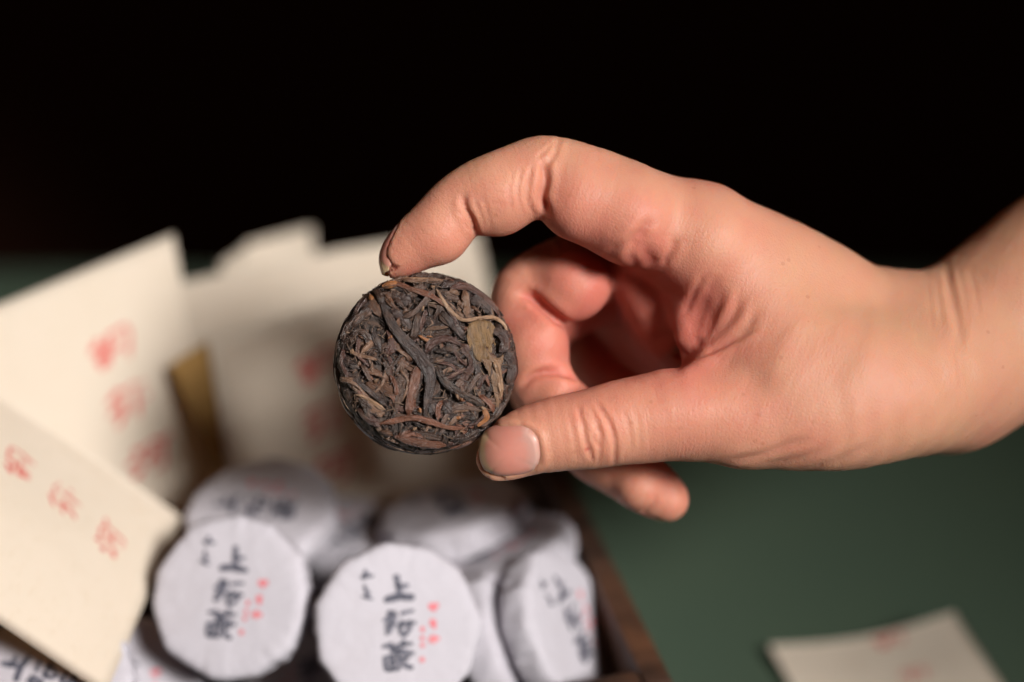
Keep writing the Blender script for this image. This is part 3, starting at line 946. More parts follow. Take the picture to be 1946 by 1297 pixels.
    broad([(925, 600), (1000, 600), (1048, 640), (1088, 620), (1082, 700), (1078, 800), (1074, 880), (1070, 945), (1046, 938), (1030, 850), (1008, 760), (970, 680)], 4.3, 'tangold', 2, dirv=(0.25, 1))
    broad([(225, 820), (290, 850), (350, 905), (402, 950), (370, 985), (300, 940), (240, 890)], 3.3, 'gtan', 3, dirv=(1, 0.7))
    broad([(285, 770), (380, 760), (465, 800), (470, 865), (380, 850), (300, 815)], 2.9, 'brown', 4, dirv=(1, 0.3))
    broad([(640, 395), (700, 385), (770, 420), (770, 465), (690, 470), (630, 450)], 2.6, 'slate', 5, dirv=(1, 0.1))
    broad([(455, 650), (520, 690), (545, 780), (500, 900), (450, 960), (460, 840), (470, 740)], 3.0, 'grey', 6, dirv=(0.1, 1))
    broad([(270, 245), (330, 255), (385, 330), (390, 400), (340, 380), (290, 320)], 2.7, 'brown', 7, dirv=(0.6, 1))
    broad([(700, 900), (790, 890), (900, 900), (950, 940), (860, 985), (760, 1000)], 2.6, 'slate', 8, dirv=(1, 0.0))
    # crumbs
    for i, (x, y, cn) in enumerate([(600, 945, 'orange'), (820, 985, 'orange'), (570, 1050, 'tan'), (350, 770, 'tan'), (815, 865, 'tan'), (430, 905, 'brown'), (620, 350, 'tan'),
                                    (680, 225, 'tan'), (210, 600, 'tan'), (840, 880, 'orange'), (430, 520, 'orange'), (300, 560, 'gtan'), (545, 330, 'grey')]):
        a = r.uniform(0, 3)
        face_strip([(x - 10 * math.cos(a), y - 10 * math.sin(a)), (x + 10 * math.cos(a), y + 10 * math.sin(a))], 18, 4.2, cn, 400 + i, th_=0.3)
    # under-layer of shorter leaves
    names = ['dark', 'slate', 'black', 'plum', 'brown', 'grey', 'dark', 'slate', 'red', 'gtan']
    for i in range(135):
        a = r.uniform(0, 2 * np.pi); rad_ = 520 * math.sqrt(r.uniform(0, 0.95))
        x, y = 643 + rad_ * math.cos(a), 650 + rad_ * math.sin(a)
        d = r.uniform(0, np.pi); L = r.uniform(50, 125); k = r.uniform(-.4, .4)
        pts = [(x - L * math.cos(d - k), y - L * math.sin(d - k)), (x, y), (x + L * math.cos(d + k), y + L * math.sin(d + k))]
        face_strip(pts, r.uniform(16, 42), r.uniform(0.6, 2.7), names[r.integers(len(names))], 500 + i, twist=1.0)
    # leaves pressed round the side
    for i in range(66):
        a = 2 * np.pi * i / 66 + r.uniform(-.05, .05)
        z0 = r.uniform(-3.4, 1.9); ln = r.uniform(.10, .30); sl = r.uniform(-1.8, 1.8)
        n = 9
        u = np.linspace(-1, 1, n)
        aa = a + u * ln; zz = np.clip(z0 + sl * u * .6, -3.9, 2.5)
        rr = np.where(zz > 1.2, R - 0.35 * (zz - 1.2) ** 1.4, R) - 0.25 + r.uniform(-.15, .35) - .3 * np.abs(u) ** 3
        p3 = np.stack([rr * np.cos(aa), rr * np.sin(aa), zz], 1)
        nn = np.stack([np.cos(aa), np.sin(aa), 0.2 + 0 * aa], 1)
        w = r.uniform(0.8, 1.8) * (0.4 + 0.6 * np.sqrt(np.clip(1 - u ** 2, 0, 1)))
        strip(p3, w, 0.36, C[names[r.integers(len(names))]], nn, r.uniform(-.6, .6), 0.12, 700 + i)

    # crumbs and broken bits pressed into the gaps
    Vc, Fc, Cc = [], [], []
    for i in range(1500):
        if i < 900:
            a = r.uniform(0, 2 * np.pi); q = R * 0.97 * math.sqrt(r.uniform(0, 1)); x, y = q * math.cos(a), q * math.sin(a)
            p = np.array([x, y, hz(x, y) + r.uniform(-0.35, 0.55)]); nn = np.array([0, 0, 1.0])
        else:
            a = r.uniform(0, 2 * np.pi); p = np.array([R * math.cos(a), R * math.sin(a), r.uniform(-3.8, 1.6)]) * np.array([1.006, 1.006, 1]); nn = np.array([math.cos(a), math.sin(a), 0])
        t1 = unit(np.cross(nn, r.standard_normal(3))); t2 = np.cross(nn, t1)
        L_, w_, h_ = r.uniform(.18, .75), r.uniform(.08, .22), r.uniform(.06, .16)
        b = len(Vc)
        for sx, sy in ((-1, 0), (-.3, 1), (.4, .8), (1, -.1), (.3, -1), (-.5, -.8)):
            j = r.uniform(.7, 1.3)
            Vc.append(p + t1 * sx * L_ * j + t2 * sy * w_ * j)
        Vc.append(p + nn * h_ + t1 * L_ * .3); Vc.append(p + nn * h_ - t1 * L_ * .35); Vc.append(p - nn * h_)
        for k in range(6):
            top = b + (6 if k in (2, 3, 4) else 7)
            Fc.append((b + k, b + (k + 1) % 6, top)); Fc.append((b + (k + 1) % 6, b + k, b + 8))
        Fc += [(b + 1, b + 2, b + 6), (b + 5, b + 0, b + 7), (b + 2, b + 6, b + 7), (b + 5, b + 7, b + 6)]
        Cc += [r.uniform(0, 1)] * 9
    for i in range(520):                                                 # fine fibres and frayed ends
        onrim = i >= 360
        a = r.uniform(0, 2 * np.pi); q = R * 0.94 * math.sqrt(r.uniform(0, 1)); d = r.uniform(0, 2 * np.pi); k = r.uniform(-.5, .5); L_ = r.uniform(1.0, 3.6); w_ = r.uniform(.05, .13)
        pts = []
        for j in range(6):
            u = j / 5 - .5
            if onrim:
                aa = a + u * L_ / R; zz = 1.8 - 5.2 * ((i * 0.618) % 1) + u * math.sin(d) * 2.0
                rr_ = (R if zz < 1.2 else R - .3 * (zz - 1.2) ** 1.4) + 0.16 + 0.28 * (u * u) * math.cos(3 * d)
                pts.append((rr_ * math.cos(aa), rr_ * math.sin(aa), zz))
            else:
                x = q * math.cos(a) + u * L_ * math.cos(d + k * u); y = q * math.sin(a) + u * L_ * math.sin(d + k * u)
                pts.append((x, y, hz(x, y) + 0.35 + 0.35 * ((i * 0.37) % 1) - 0.5 * u * u))
        pts = np.array(pts); b = len(Vc)
        for j, p in enumerate(pts):
            t_ = unit(pts[min(j + 1, 5)] - pts[max(j - 1, 0)]); n1 = unit(np.cross(t_, (0.1, 0.2, 1.0) if not onrim else (0, 0.01, 1.0)) + 1e-6); n2 = np.cross(t_, n1)
            ww = w_ * (1.0 if 0 < j < 5 else 0.3)
            for m_ in range(3): Vc.append(p + ww * (math.cos(2.094 * m_) * n1 + math.sin(2.094 * m_) * n2))
        for j in range(5):
            for m_ in range(3):
                a0, a1, b0, b1 = b + 3 * j + m_, b + 3 * j + (m_ + 1) % 3, b + 3 * j + 3 + m_, b + 3 * j + 3 + (m_ + 1) % 3
                Fc += [(a0, a1, b1), (a0, b1, b0)]
        Cc += [r.uniform(0.1, 0.97)] * 18
    me = mesh_np("leaf_crumbs", np.array(Vc), np.array(Fc), False)
    attr(me, "tone", Cc)
    tag(link("leaf_crumbs", me, MAT['crumb'], parent=root), kind="stuff")


build_tea_cake()


# ------------------------------------------------------------------ the hand: an implicit body, meshed, refined and wrinkled
def smin(a, b, k):
    h = np.clip(0.5 + 0.5 * (b - a) / k, 0, 1)
    return b + (a - b) * h - k * h * (1 - h)


class Chain:
    def __init__(self, rows, n=4, margin=7.0):
        """rows (px, py, z, r_mm)"""
        pts = np.array([P(x, y, z) for x, y, z, _ in rows]); rad = np.array([q[3] for q in rows])
        full = np.c_[pts, rad]
        d = catmull(full, (len(rows) - 1) * n + 1) if len(rows) > 2 else resample(full, 2)
        self.c, self.r = d[:, :3], np.maximum(d[:, 3], 0.5)
        self.len = np.r_[0, np.cumsum(np.linalg.norm(np.diff(self.c, axis=0), axis=1))]
        m = self.r.max() + margin
        self.lo, self.hi = self.c.min(0) - m, self.c.max(0) + m

    def eval(self, Pn, want=False):
        out = np.full(len(Pn), 40.0, np.float32)
        al = np.zeros(len(Pn), np.float32) if want else None
        ar = np.zeros(len(Pn), np.float32) if want else None
        k = np.all((Pn > self.lo) & (Pn < self.hi), axis=1)
        if not k.any(): return (out, al, ar) if want else out
        X = Pn[k].astype(np.float32)
        best = np.full(len(X), 40.0, np.float32)
        ba = np.zeros(len(X), np.float32); bt = np.zeros(len(X), np.float32)
        for i in range(len(self.c) - 1):
            a, b = self.c[i].astype(np.float32), self.c[i + 1].astype(np.float32)
            ba_ = b - a
            l2 = float(ba_ @ ba_) + 1e-9
            t = np.clip(((X - a) @ ba_) / l2, 0, 1)
            q = X - a - t[:, None] * ba_
            d = np.sqrt((q * q).sum(1)) - (self.r[i] + (self.r[i + 1] - self.r[i]) * t)
            m = d < best
            best[m] = d[m]
            if want:
                ba[m] = self.len[i] + t[m] * math.sqrt(l2)
                bt[m] = np.arctan2(q[m, 2], q[m, 1]) * 8.0
        out[k] = best
        if want:
            al[k] = ba; ar[k] = bt
            return out, al, ar
        return out


INDEX = Chain([(749, 500, -0.3, 3.0), (770, 481, -0.2, 4.5), (800, 458, 0, 5.5), (836, 430, 0, 6.1), (874, 394, 0, 6.3), (908, 377, 0, 6.9), (950, 362, 0, 7.4), (995, 344, -0.5, 7.5), (1030, 333, -1, 7.5), (1075, 346, -1.5, 8.0),
               (1120, 363, -2, 8.5), (1170, 386, -3, 8.9), (1225, 415, -4.5, 9.5), (1330, 455, -7, 10.6)], 3)
THUMB = Chain([(947, 870, 2.2, 4.2), (968, 856, 2.6, 5.5), (1000, 839, 2.8, 6.3), (1060, 825, 2.6, 7.1), (1125, 815, 2.2, 7.6), (1210, 799, 1.4, 8.3), (1300, 787, 0.6, 9.0), (1420, 795, 0, 8.9)], 3)
MIDDLE = Chain([(1330, 450, -27, 10.0), (1230, 470, -25, 8.6), (1120, 510, -21, 8.2), (1050, 533, -18.5, 7.6), (998, 556, -17.5, 6.6), (998, 610, -16.0, 6.6), (1014, 670, -14.5, 6.8), (1030, 735, -14, 6.2), (1085, 785, -16, 6.0), (1150, 835, -20, 4.6)], 3)
RING = Chain([(1345, 470, -46, 9.5), (1180, 540, -42, 8.0), (1060, 590, -38, 7.0), (1010, 660, -35, 6.4), (1035, 760, -30, 6.4), (1120, 850, -25, 6.3), (1190, 895, -22, 6.1), (1235, 925, -21, 5.8), (1264, 948, -20.5, 4.7)], 3)
PINKY = Chain([(1370, 520, -62, 8.5), (1220, 580, -60, 7.0), (1120, 640, -56, 6.0), (1130, 700, -50, 5.8), (1200, 750, -46, 5.3), (1260, 770, -45, 4.3)], 3)
PALM = [
    (Chain([(1330, 455, -7, 10.6), (1440, 512, -10, 11.6), (1530, 566, -13, 12.6), (1620, 622, -16, 13.2), (1740, 672, -20, 16.6), (1800, 690, -23, 17.4)], 3), 5.0),
    (Chain([(1330, 450, -27, 10.0), (1460, 520, -30, 12.0), (1620, 620, -32, 13.0), (1790, 685, -32, 16.5)], 3), 6.0),
    (Chain([(1345, 470, -46, 9.5), (1460, 540, -48, 11.5), (1620, 630, -46, 12.5), (1790, 690, -40, 16.0)], 3), 6.0),
    (Chain([(1370, 520, -62, 8.5), (1480, 590, -62, 11.0), (1640, 660, -56, 13.0), (1790, 690, -44, 16.0)], 3), 6.0),
    # thumb column
    (Chain([(1420, 795, 0, 8.9), (1500, 792, 0, 10.2), (1590, 780, -1, 11.6), (1690, 745, -6, 13.6), (1790, 700, -16, 16.5)], 3), 5.0),
    # muscle between thumb and index
    (Chain([(1420, 580, -4.5, 8.6), (1500, 650, -2.5, 9.6), (1600, 700, -3.0, 11.0)], 3), 7.0),
    (Chain([(1400, 690, -3, 6.5), (1480, 720, -1.0, 9.0)], 2), 6.0),
    # web edge
    (Chain([(1300, 500, -8, 4.6), (1305, 560, -7.5, 4.0), (1318, 630, -5.5, 3.6), (1345, 705, -3, 4.4)], 3), 4.0),
    (Chain([(1360, 540, -9, 7.5), (1385, 620, -8, 7.0), (1420, 700, -6, 7.0)], 3), 4.0),
    # palm pads behind
    (Chain([(1205, 470, -15, 6.5), (1232, 540, -17, 7.0), (1300, 620, -20, 9.0), (1400, 690, -24, 11.0)], 3), 5.0),
    (Chain([(1220, 520, -34, 7.5), (1280, 620, -38, 9.0), (1400, 710, -40, 11.0)], 3), 5.0),
    (Chain([(1290, 640, -54, 8.0), (1420, 730, -52, 12.0), (1600, 740, -44, 14.0)], 3), 6.0),
    (Chain([(1190, 610, -52, 8.0), (1240, 700, -50, 9.0), (1330, 760, -46, 9.0), (1450, 780, -40, 10.0)], 3), 5.0),
    # forearm
    (Chain([(1790, 692, -20, 17.2), (1860, 655, -23, 18.2), (1960, 590, -27, 19.4), (2200, 430, -36, 22.0), (2700, 110, -54, 27.0)], 3), 2.6),
    (Chain([(1790, 692, -38, 16.2), (1870, 650, -42, 17.6), (1990, 575, -46, 19.0), (2250, 405, -52, 22.0), (2720, 100, -66, 27.0)], 3), 6.0),
]
IDX_MCP, THB_MCP = P(1270, 430, -6), P(1380, 795, 0)
MID_MCP, RNG_MCP, PNK_MCP = P(1290, 460, -27), P(1300, 480, -46), P(1330, 540, -62)
BUMPS = [  # extra flesh: px, py, z, r, k
    (1105, 386, 1.0, 7.6, 3.0), (1195, 415, 0.5, 8.4, 4.0), (948, 380, 0.6, 6.6, 2.5), (835, 448, 0.8, 5.4, 2.0),
    (1090, 540, -13.5, 7.4, 2.5), (1020, 655, -12.0, 5.8, 2.5), (1258, 466, -0.9, 2.8, 4.0),
    (1345, 470, -3.0, 8.5, 5.0), (1215, 925, -18.0, 4.6, 2.0), (1060, 742, -10.5, 4.6, 2.0),
]


def kvar(Pn, c, k0, k1, s):
    d2 = ((Pn - c) ** 2).sum(1)
    return (k0 + (k1 - k0) * np.exp(-d2 / (s * s))).astype(np.float32)


def field(Pn):
    Pn = np.asarray(Pn, np.float32)
    f = np.full(len(Pn), 40.0, np.float32)
    for ch, k in PALM:
        f = smin(f, ch.eval(Pn), k)
    for ch, c, k1 in ((INDEX, IDX_MCP, 5.0), (THUMB, THB_MCP, 5.0), (MIDDLE, MID_MCP, 4.0), (RING, RNG_MCP, 4.0), (PINKY, PNK_MCP, 4.0)):
        f = smin(f, ch.eval(Pn), kvar(Pn, c.astype(np.float32), 0.35, k1, 15.0))
    for x, y, z, r, k in BUMPS:
        d = np.sqrt(((Pn - P(x, y, z).astype(np.float32)) ** 2).sum(1)) - r
        f = smin(f, d, k)
    return f


def gradient(Pn, e=0.15):
    ks = np.array([(1, -1, -1), (-1, -1, 1), (-1, 1, -1), (1, 1, 1)], np.float32)
    g = np.zeros_like(Pn, dtype=np.float32)
    for k in ks:
        g += k * field(Pn + k * e)[:, None]
    n = np.linalg.norm(g, axis=1, keepdims=True)
    return g / (n + 1e-9), n[:, 0] / (4 * e)


def surface_nets(lo, hi, h):
    n = np.ceil((hi - lo) / h).astype(int) + 1
    ax = [lo[i] + h * np.arange(n[i]) for i in range(3)]
    val = np.full(n, 30.0, np.float32)
    B = 5                                                      # sparse: full detail only in blocks the skin passes through
    cb = [ax[i][::B] + h * (B - 1) / 2 for i in range(3)]
    Gc = np.stack(np.meshgrid(*cb, indexing='ij'), -1)
    fc = field(Gc.reshape(-1, 3)).reshape(Gc.shape[:3])
    rad = h * B * 0.87 + 1.2
    full = np.repeat(np.repeat(np.repeat(fc, B, 0), B, 1), B, 2)[:n[0], :n[1], :n[2]]
    val[:] = full
    need = np.argwhere(np.abs(full) < rad)
    pts = np.stack([ax[i][need[:, i]] for i in range(3)], 1).astype(np.float32)
    res = np.concatenate([field(pts[i:i + 200000]) for i in range(0, len(pts), 200000)])
    val[tuple(need.T)] = res
    for s in (0, -1):
        val[s] = np.maximum(val[s], 0.3); val[:, s] = np.maximum(val[:, s], 0.3); val[:, :, s] = np.maximum(val[:, :, s], 0.3)
    ins = val < 0
    c = [ins[dx:n[0] - 1 + dx, dy:n[1] - 1 + dy, dz:n[2] - 1 + dz] for dx in (0, 1) for dy in (0, 1) for dz in (0, 1)]
    cnt = sum(x.astype(np.int8) for x in c)
    act = (cnt > 0) & (cnt < 8)
    ids = np.full(act.shape, -1, np.int64)
    ijk = np.argwhere(act)
    ids[act] = np.arange(len(ijk))
    acc = np.zeros((len(ijk), 3)); num = np.zeros(len(ijk))
    offs = [(dx, dy, dz) for dx in (0, 1) for dy in (0, 1) for dz in (0, 1)]
    for a in range(8):
        for b in range(a + 1, 8):
            oa, ob = np.array(offs[a]), np.array(offs[b])
            if np.abs(oa - ob).sum() != 1: continue
            pa, pb = ijk + oa, ijk + ob
            va, vb = val[tuple(pa.T)], val[tuple(pb.T)]
            m = (va < 0) != (vb < 0)
            t = va[m] / (va[m] - vb[m])
            acc[m] += pa[m] + t[:, None] * (ob - oa); num[m] += 1
    V = lo + h * acc / num[:, None]
    Fq = []
    for axis in range(3):
        sl0 = [slice(None)] * 3; sl1 = [slice(None)] * 3
        sl0[axis] = slice(0, -1); sl1[axis] = slice(1, None)
        a, b = ins[tuple(sl0)], ins[tuple(sl1)]
        e = np.argwhere(a != b)
        o1, o2 = [(1, 2), (2, 0), (0, 1)][axis]
        ok = (e[:, o1] > 0) & (e[:, o2] > 0) & (e[:, o1] < n[o1] - 1) & (e[:, o2] < n[o2] - 1)
        e = e[ok]
        flip = ~a[tuple(e.T)]
        d1 = np.zeros(3, int); d1[o1] = 1
        d2 = np.zeros(3, int); d2[o2] = 1
        q = np.stack([ids[tuple((e - d1 - d2).T)], ids[tuple((e - d2).T)], ids[tuple(e.T)], ids[tuple((e - d1).T)]], 1)
        q[flip] = q[flip][:, ::-1]
        Fq.append(q)
    return V, np.vstack(Fq)


def subdivide(V, Fq):
    n = len(V)
    e = np.stack([Fq, np.roll(Fq, -1, 1)], -1).reshape(-1, 2)
    es = np.sort(e, 1)
    key = es[:, 0].astype(np.int64) * n + es[:, 1]
    uq, inv = np.unique(key, return_inverse=True)
    mid = (V[uq // n] + V[uq % n]) / 2
    cen = V[Fq].mean(1)
    inv = inv.reshape(-1, 4) + n
    ci = np.arange(len(Fq)) + n + len(uq)
    out = []
    for k in range(4):
        out.append(np.stack([Fq[:, k], inv[:, k], ci, inv[:, (k + 3) % 4]], 1))
    return np.vstack([V, mid, cen]), np.vstack(out)


def poly_dist(X, pts):
    """distance of 2d points to a polyline and the parameter 0..1 along it"""
    pts = catmull(pts, max(6, 5 * len(pts))) if len(pts) > 2 else np.asarray(pts, float)
    seg = np.r_[0, np.cumsum(np.linalg.norm(np.diff(pts, axis=0), axis=1))]
    best = np.full(len(X), 1e9); par = np.zeros(len(X)); sgn = np.zeros(len(X))
    for i in range(len(pts) - 1):
        a, b = pts[i], pts[i + 1]
        ab = b - a; l2 = ab @ ab + 1e-9
        t = np.clip(((X - a) @ ab) / l2, 0, 1)
        q = X - a - t[:, None] * ab
        d = np.sqrt((q * q).sum(1))
        m = d < best
        best[m] = d[m]; par[m] = (seg[i] + t[m] * math.sqrt(l2)) / seg[-1]
    return best, par


# wrinkles: outline in photo pixels, half width (mm), depth (mm), z range of the skin they lie on
CREASES = [
    # index: first finger joint
    ([(1042, 408), (1031, 375), (1036, 340), (1032, 305)], 0.75, 1.0, (-8, 20)), ([(1014, 408), (1002, 380), (1004, 345), (1016, 305)], 0.42, 0.24, (-8, 20)),
    ([(990, 400), (984, 360), (992, 320)], 0.36, 0.17, (-8, 20)), ([(972, 402), (968, 360), (976, 325)], 0.33, 0.13, (-8, 20)), ([(1062, 262), (1054, 292), (1038, 318)], 0.5, 0.38, (-12, 20)),
    ([(1020, 300), (1040, 285), (1052, 270)], 0.35, 0.2, (-12, 20)), ([(960, 390), (930, 385)], 0.3, 0.10, (-8, 20)),
    # index: last joint
    ([(907, 450), (897, 420), (884, 396), (880, 372)], 0.6, 0.75, (-8, 20)), ([(890, 440), (880, 415), (868, 398)], 0.35, 0.22, (-8, 20)), ([(922, 440), (914, 410), (902, 385)], 0.35, 0.18, (-8, 20)),
    ([(934, 440), (926, 405), (916, 370)], 0.35, 0.13, (-8, 20)),
    # index base folds
    ([(1150, 482), (1190, 462), (1222, 436), (1240, 412)], 1.0, 0.5, (-14, 20)), ([(1232, 436), (1222, 462), (1232, 492), (1248, 512)], 1.5, 0.5, (-16, 20)),
    ([(1212, 455), (1200, 485), (1212, 515)], 1.0, 0.4, (-22, 20)), ([(1285, 455), (1272, 482), (1258, 505)], 0.7, 0.4, (-12, 20)),
    # web folds
    ([(1283, 692), (1318, 625), (1345, 565), (1365, 520)], 1.8, 0.6, (-14, 20)), ([(1292, 692), (1340, 640), (1362, 590), (1380, 545)], 1.1, 0.45, (-14, 20)),
    ([(1298, 690), (1352, 650), (1392, 600), (1408, 560)], 1.0, 0.5, (-14, 20)), ([(1310, 690), (1372, 655), (1418, 622), (1440, 590)], 0.9, 0.45, (-14, 20)),
    ([(1330, 682), (1390, 650), (1440, 625)], 0.5, 0.35, (-14, 20)), ([(1300, 600), (1318, 560), (1340, 520)], 0.6, 0.3, (-14, 20)),
    ([(1278, 700), (1305, 665), (1335, 640)], 1.2, 0.9, (-14, 20)),
    # thumb joint
    ([(1096, 768), (1106, 800), (1114, 840), (1128, 880)], 0.42, 0.40, (-2, 20)), ([(1120, 775), (1138, 806), (1140, 850), (1136, 888)], 0.38, 0.36, (-2, 20)),
    ([(1134, 768), (1158, 806), (1168, 846), (1166, 886)], 0.48, 0.50, (-2, 20)), ([(1124, 790), (1134, 812), (1128, 832), (1140, 852)], 0.3, 0.28, (-2, 20)),
    ([(1108, 780), (1124, 800), (1142, 826)], 0.28, 0.2, (-2, 20)), ([(1180, 775), (1196, 815), (1198, 860)], 0.4, 0.12, (-2, 20)),
    ([(1204, 770), (1216, 815), (1216, 860)], 0.4, 0.10, (-2, 20)), ([(1080, 790), (1090, 830), (1096, 870)], 0.35, 0.10, (-2, 20)),
    # thumb base folds
    ([(1370, 878), (1440, 868), (1500, 846), (1540, 832)], 0.8, 0.30, (-12, 20)), ([(1440, 885), (1520, 872), (1570, 850)], 0.8, 0.22, (-12, 20)), ([(1540, 893), (1600, 872), (1650, 846)], 0.9, 0.18, (-12, 20)),
    # wrist
    ([(1796, 500), (1808, 555), (1822, 610), (1828, 660)], 0.9, 0.55, (-40, 20)), ([(1780, 505), (1784, 560), (1792, 620)], 0.5, 0.14, (-40, 20)), ([(1818, 500), (1832, 560), (1842, 620)], 0.5, 0.16, (-40, 20)),
    ([(1846, 520), (1856, 560), (1862, 600)], 0.4, 0.10, (-40, 20)), ([(1764, 540), (1768, 590), (1774, 640)], 0.4, 0.08, (-40, 20)), ([(1812, 640), (1822, 700), (1826, 740)], 0.4, 0.12, (-40, 20)),
    # middle finger folds
    ([(985, 560), (1012, 566), (1042, 592), (1082, 622)], 0.9, 1.5, (-30, -4)), ([(985, 738), (1020, 712), (1062, 708), (1100, 722)], 0.7, 0.9, (-30, -4)),
    # ring fingertip nail edge
    ([(1212, 985), (1240, 962), (1250, 940)], 0.5, 0.3, (-40, -10)),
]


def px_of(V):
    s = FPX / (DIST - V[:, 2])
    return np.stack([CX + V[:, 0] * s, CY - V[:, 1] * s], 1)


def nail_frame(c, tip, nrm):
    n = unit(nrm); a = np.asarray(tip, float) - c; a = unit(a - n * np.dot(a, n)); w = np.cross(n, a)
    return c, a, w, n


# centre of the nail, a point toward its tip, outward normal, half length, half width
NAILS = [
    ("thumb", nail_frame(P(966, 861, 8.0), P(900, 868, 6.0), (-0.16, -0.16, 1.0)), 6.1, 4.9),
    ("index", nail_frame(P(746, 472, -0.6), P(719, 526, -0.6), (-0.88, 0.47, -0.02)), 5.4, 3.7),
    ("ring", nail_frame(P(1228, 962, -21.5), P(1262, 994, -21.5), (-0.66, -0.75, 0.02)), 4.6, 3.6),
]


def build_hand():
    lo = np.array([-30.0, -44.0, -82.0]); hi = np.array([196.0, 96.0, 16.0])
    V, Fq = surface_nets(lo, hi, 0.9)
    V = V.astype(np.float32)
    cap = V[:, 0] > hi[0] - 1.5
    for _ in range(2):
        g, m = gradient(V)
        st = np.clip(field(V) / np.maximum(m, 0.3), -0.6, 0.6)
        st[cap] = 0
        V = V - g * st[:, None]
    # even out the back of the hand, wrist and arm (the bones' joints must not print through)
    e = np.unique(np.sort(np.vstack([Fq[:, [0, 1]], Fq[:, [1, 2]], Fq[:, [2, 3]], Fq[:, [3, 0]]]), 1), axis=0)
    deg = (np.bincount(e[:, 0], minlength=len(V)) + np.bincount(e[:, 1], minlength=len(V))).astype(np.float32)
    wt = np.clip((V[:, 0] - 36.0) / 14.0, 0, 1)
    wt[V[:, 0] > hi[0] - 3] = 0
    for it in range(60):
        S = np.zeros_like(V)
        for ax in range(3):
            S[:, ax] = np.bincount(e[:, 0], V[e[:, 1], ax], len(V)) + np.bincount(e[:, 1], V[e[:, 0], ax], len(V))
        V = V + ((0.5 if it % 2 == 0 else -0.515) * wt)[:, None] * (S / deg[:, None] - V)
    V = V.astype(np.float32)
    V, Fq = subdivide(V, Fq)
    V = V.astype(np.float32)
    cap = V[:, 0] > 36.0
    def normals(V):
        d1 = V[Fq[:, 2]] - V[Fq[:, 0]]; d2 = V[Fq[:, 3]] - V[Fq[:, 1]]
        fn = np.cross(d1, d2)
        N = np.zeros_like(V)
        for k in range(4):
            for ax in range(3):
                N[:, ax] += np.bincount(Fq[:, k], fn[:, ax], len(V)).astype(np.float32)
        return N / (np.linalg.norm(N, axis=1, keepdims=True) + 1e-9)
    g = normals(V)
    st = np.clip(field(V), -0.3, 0.3)
    st[cap] = 0
    V = V - g * st[:, None]
    g = normals(V)
    # bone coordinates for the fine skin lines
    best = np.full(len(V), 99.0); al = np.zeros(len(V)); ar = np.zeros(len(V))
    lw = np.zeros(len(V))
    for j, (ch, l0, l1) in enumerate(((INDEX, 55, 70), (THUMB, 36, 50), (MIDDLE, 0, 0), (RING, 0, 0))):
        d, a, r_ = ch.eval(V, True)
        m = d < best
        best[m] = d[m]; al[m] = a[m] + 37 * j; ar[m] = r_[m]
        if l1: lw[m] = (np.clip((l1 - a[m]) / (l1 - l0), 0, 1) * np.clip(1.6 - np.abs(d[m]), 0, 1))
        else: lw[m] = 0
    # wrinkles
    px = px_of(V)
    disp = np.zeros(len(V))
    front = np.clip((g[:, 2] + 0.25) * 2.5, 0, 1)
    for pts, w, dep, (z0, z1) in CREASES:
        pa = np.asarray(pts, float)
        bb = (px[:, 0] > pa[:, 0].min() - 60) & (px[:, 0] < pa[:, 0].max() + 60) & (px[:, 1] > pa[:, 1].min() - 60) & (px[:, 1] < pa[:, 1].max() + 60) & (V[:, 2] > z0) & (V[:, 2] < z1) & (g[:, 2] > -0.3)
        ii = np.nonzero(bb)[0]
        if not len(ii): continue
        d, t = poly_dist(px[ii].astype(float), pts)
        d = d * 0.1
        endf = np.clip(np.minimum(t, 1 - t) * 5 + 0.15, 0, 1)
        prof = -np.exp(-(d / w) ** 2) + 0.38 * np.exp(-((d - 2.1 * w) / (1.3 * w)) ** 2)
        disp[ii] += dep * prof * endf * front[ii]
    # soft unevenness of flesh
    X = V.astype(float)
    disp += 0.10 * np.sin(0.33 * X[:, 0] + 1.2 * np.sin(0.21 * X[:, 1])) * np.sin(0.29 * X[:, 1] + 0.2 * X[:, 2]) + 0.05 * np.sin(0.71 * X[:, 0] - 0.5 * X[:, 1]) * np.sin(0.63 * X[:, 2] + 0.4 * X[:, 1])
    # nail beds
    nb = np.zeros(len(V))
    for nm, (c, a, w, n), hl, hw in NAILS:
        q = X - c
        u, v, h = q @ w / hw, q @ a / hl, q @ n
        ok = (h > -5.0) & (g @ n > -0.15) & (np.abs(h) < 7)
        sd = (np.abs(u) ** 2.7 + np.abs(np.where(v < 0, v * 1.0, v * 0.92)) ** 2.7) ** (1 / 2.7)      # 1 at the nail outline
        fold = np.where(v > 0.75, 0.25, 1.0)
        lk = 1.0 if nm == 'thumb' else 0.6
        dd = lk * -1.1 * np.where(v > 0.35, np.clip((1.10 - sd) * 8, 0, 1), np.clip((1.0 - sd) * 5, 0, 1)) + fold * (0.30 if nm == 'thumb' else 0.10) * np.exp(-((sd - 1.13) / 0.10) ** 2)
        disp += np.where(ok, dd, 0)
    V2 = V + g * disp[:, None].astype(np.float32)
    # redness; raised in the palm hollow to paint in its dark red shade
    red = np.full(len(V), 0.30)
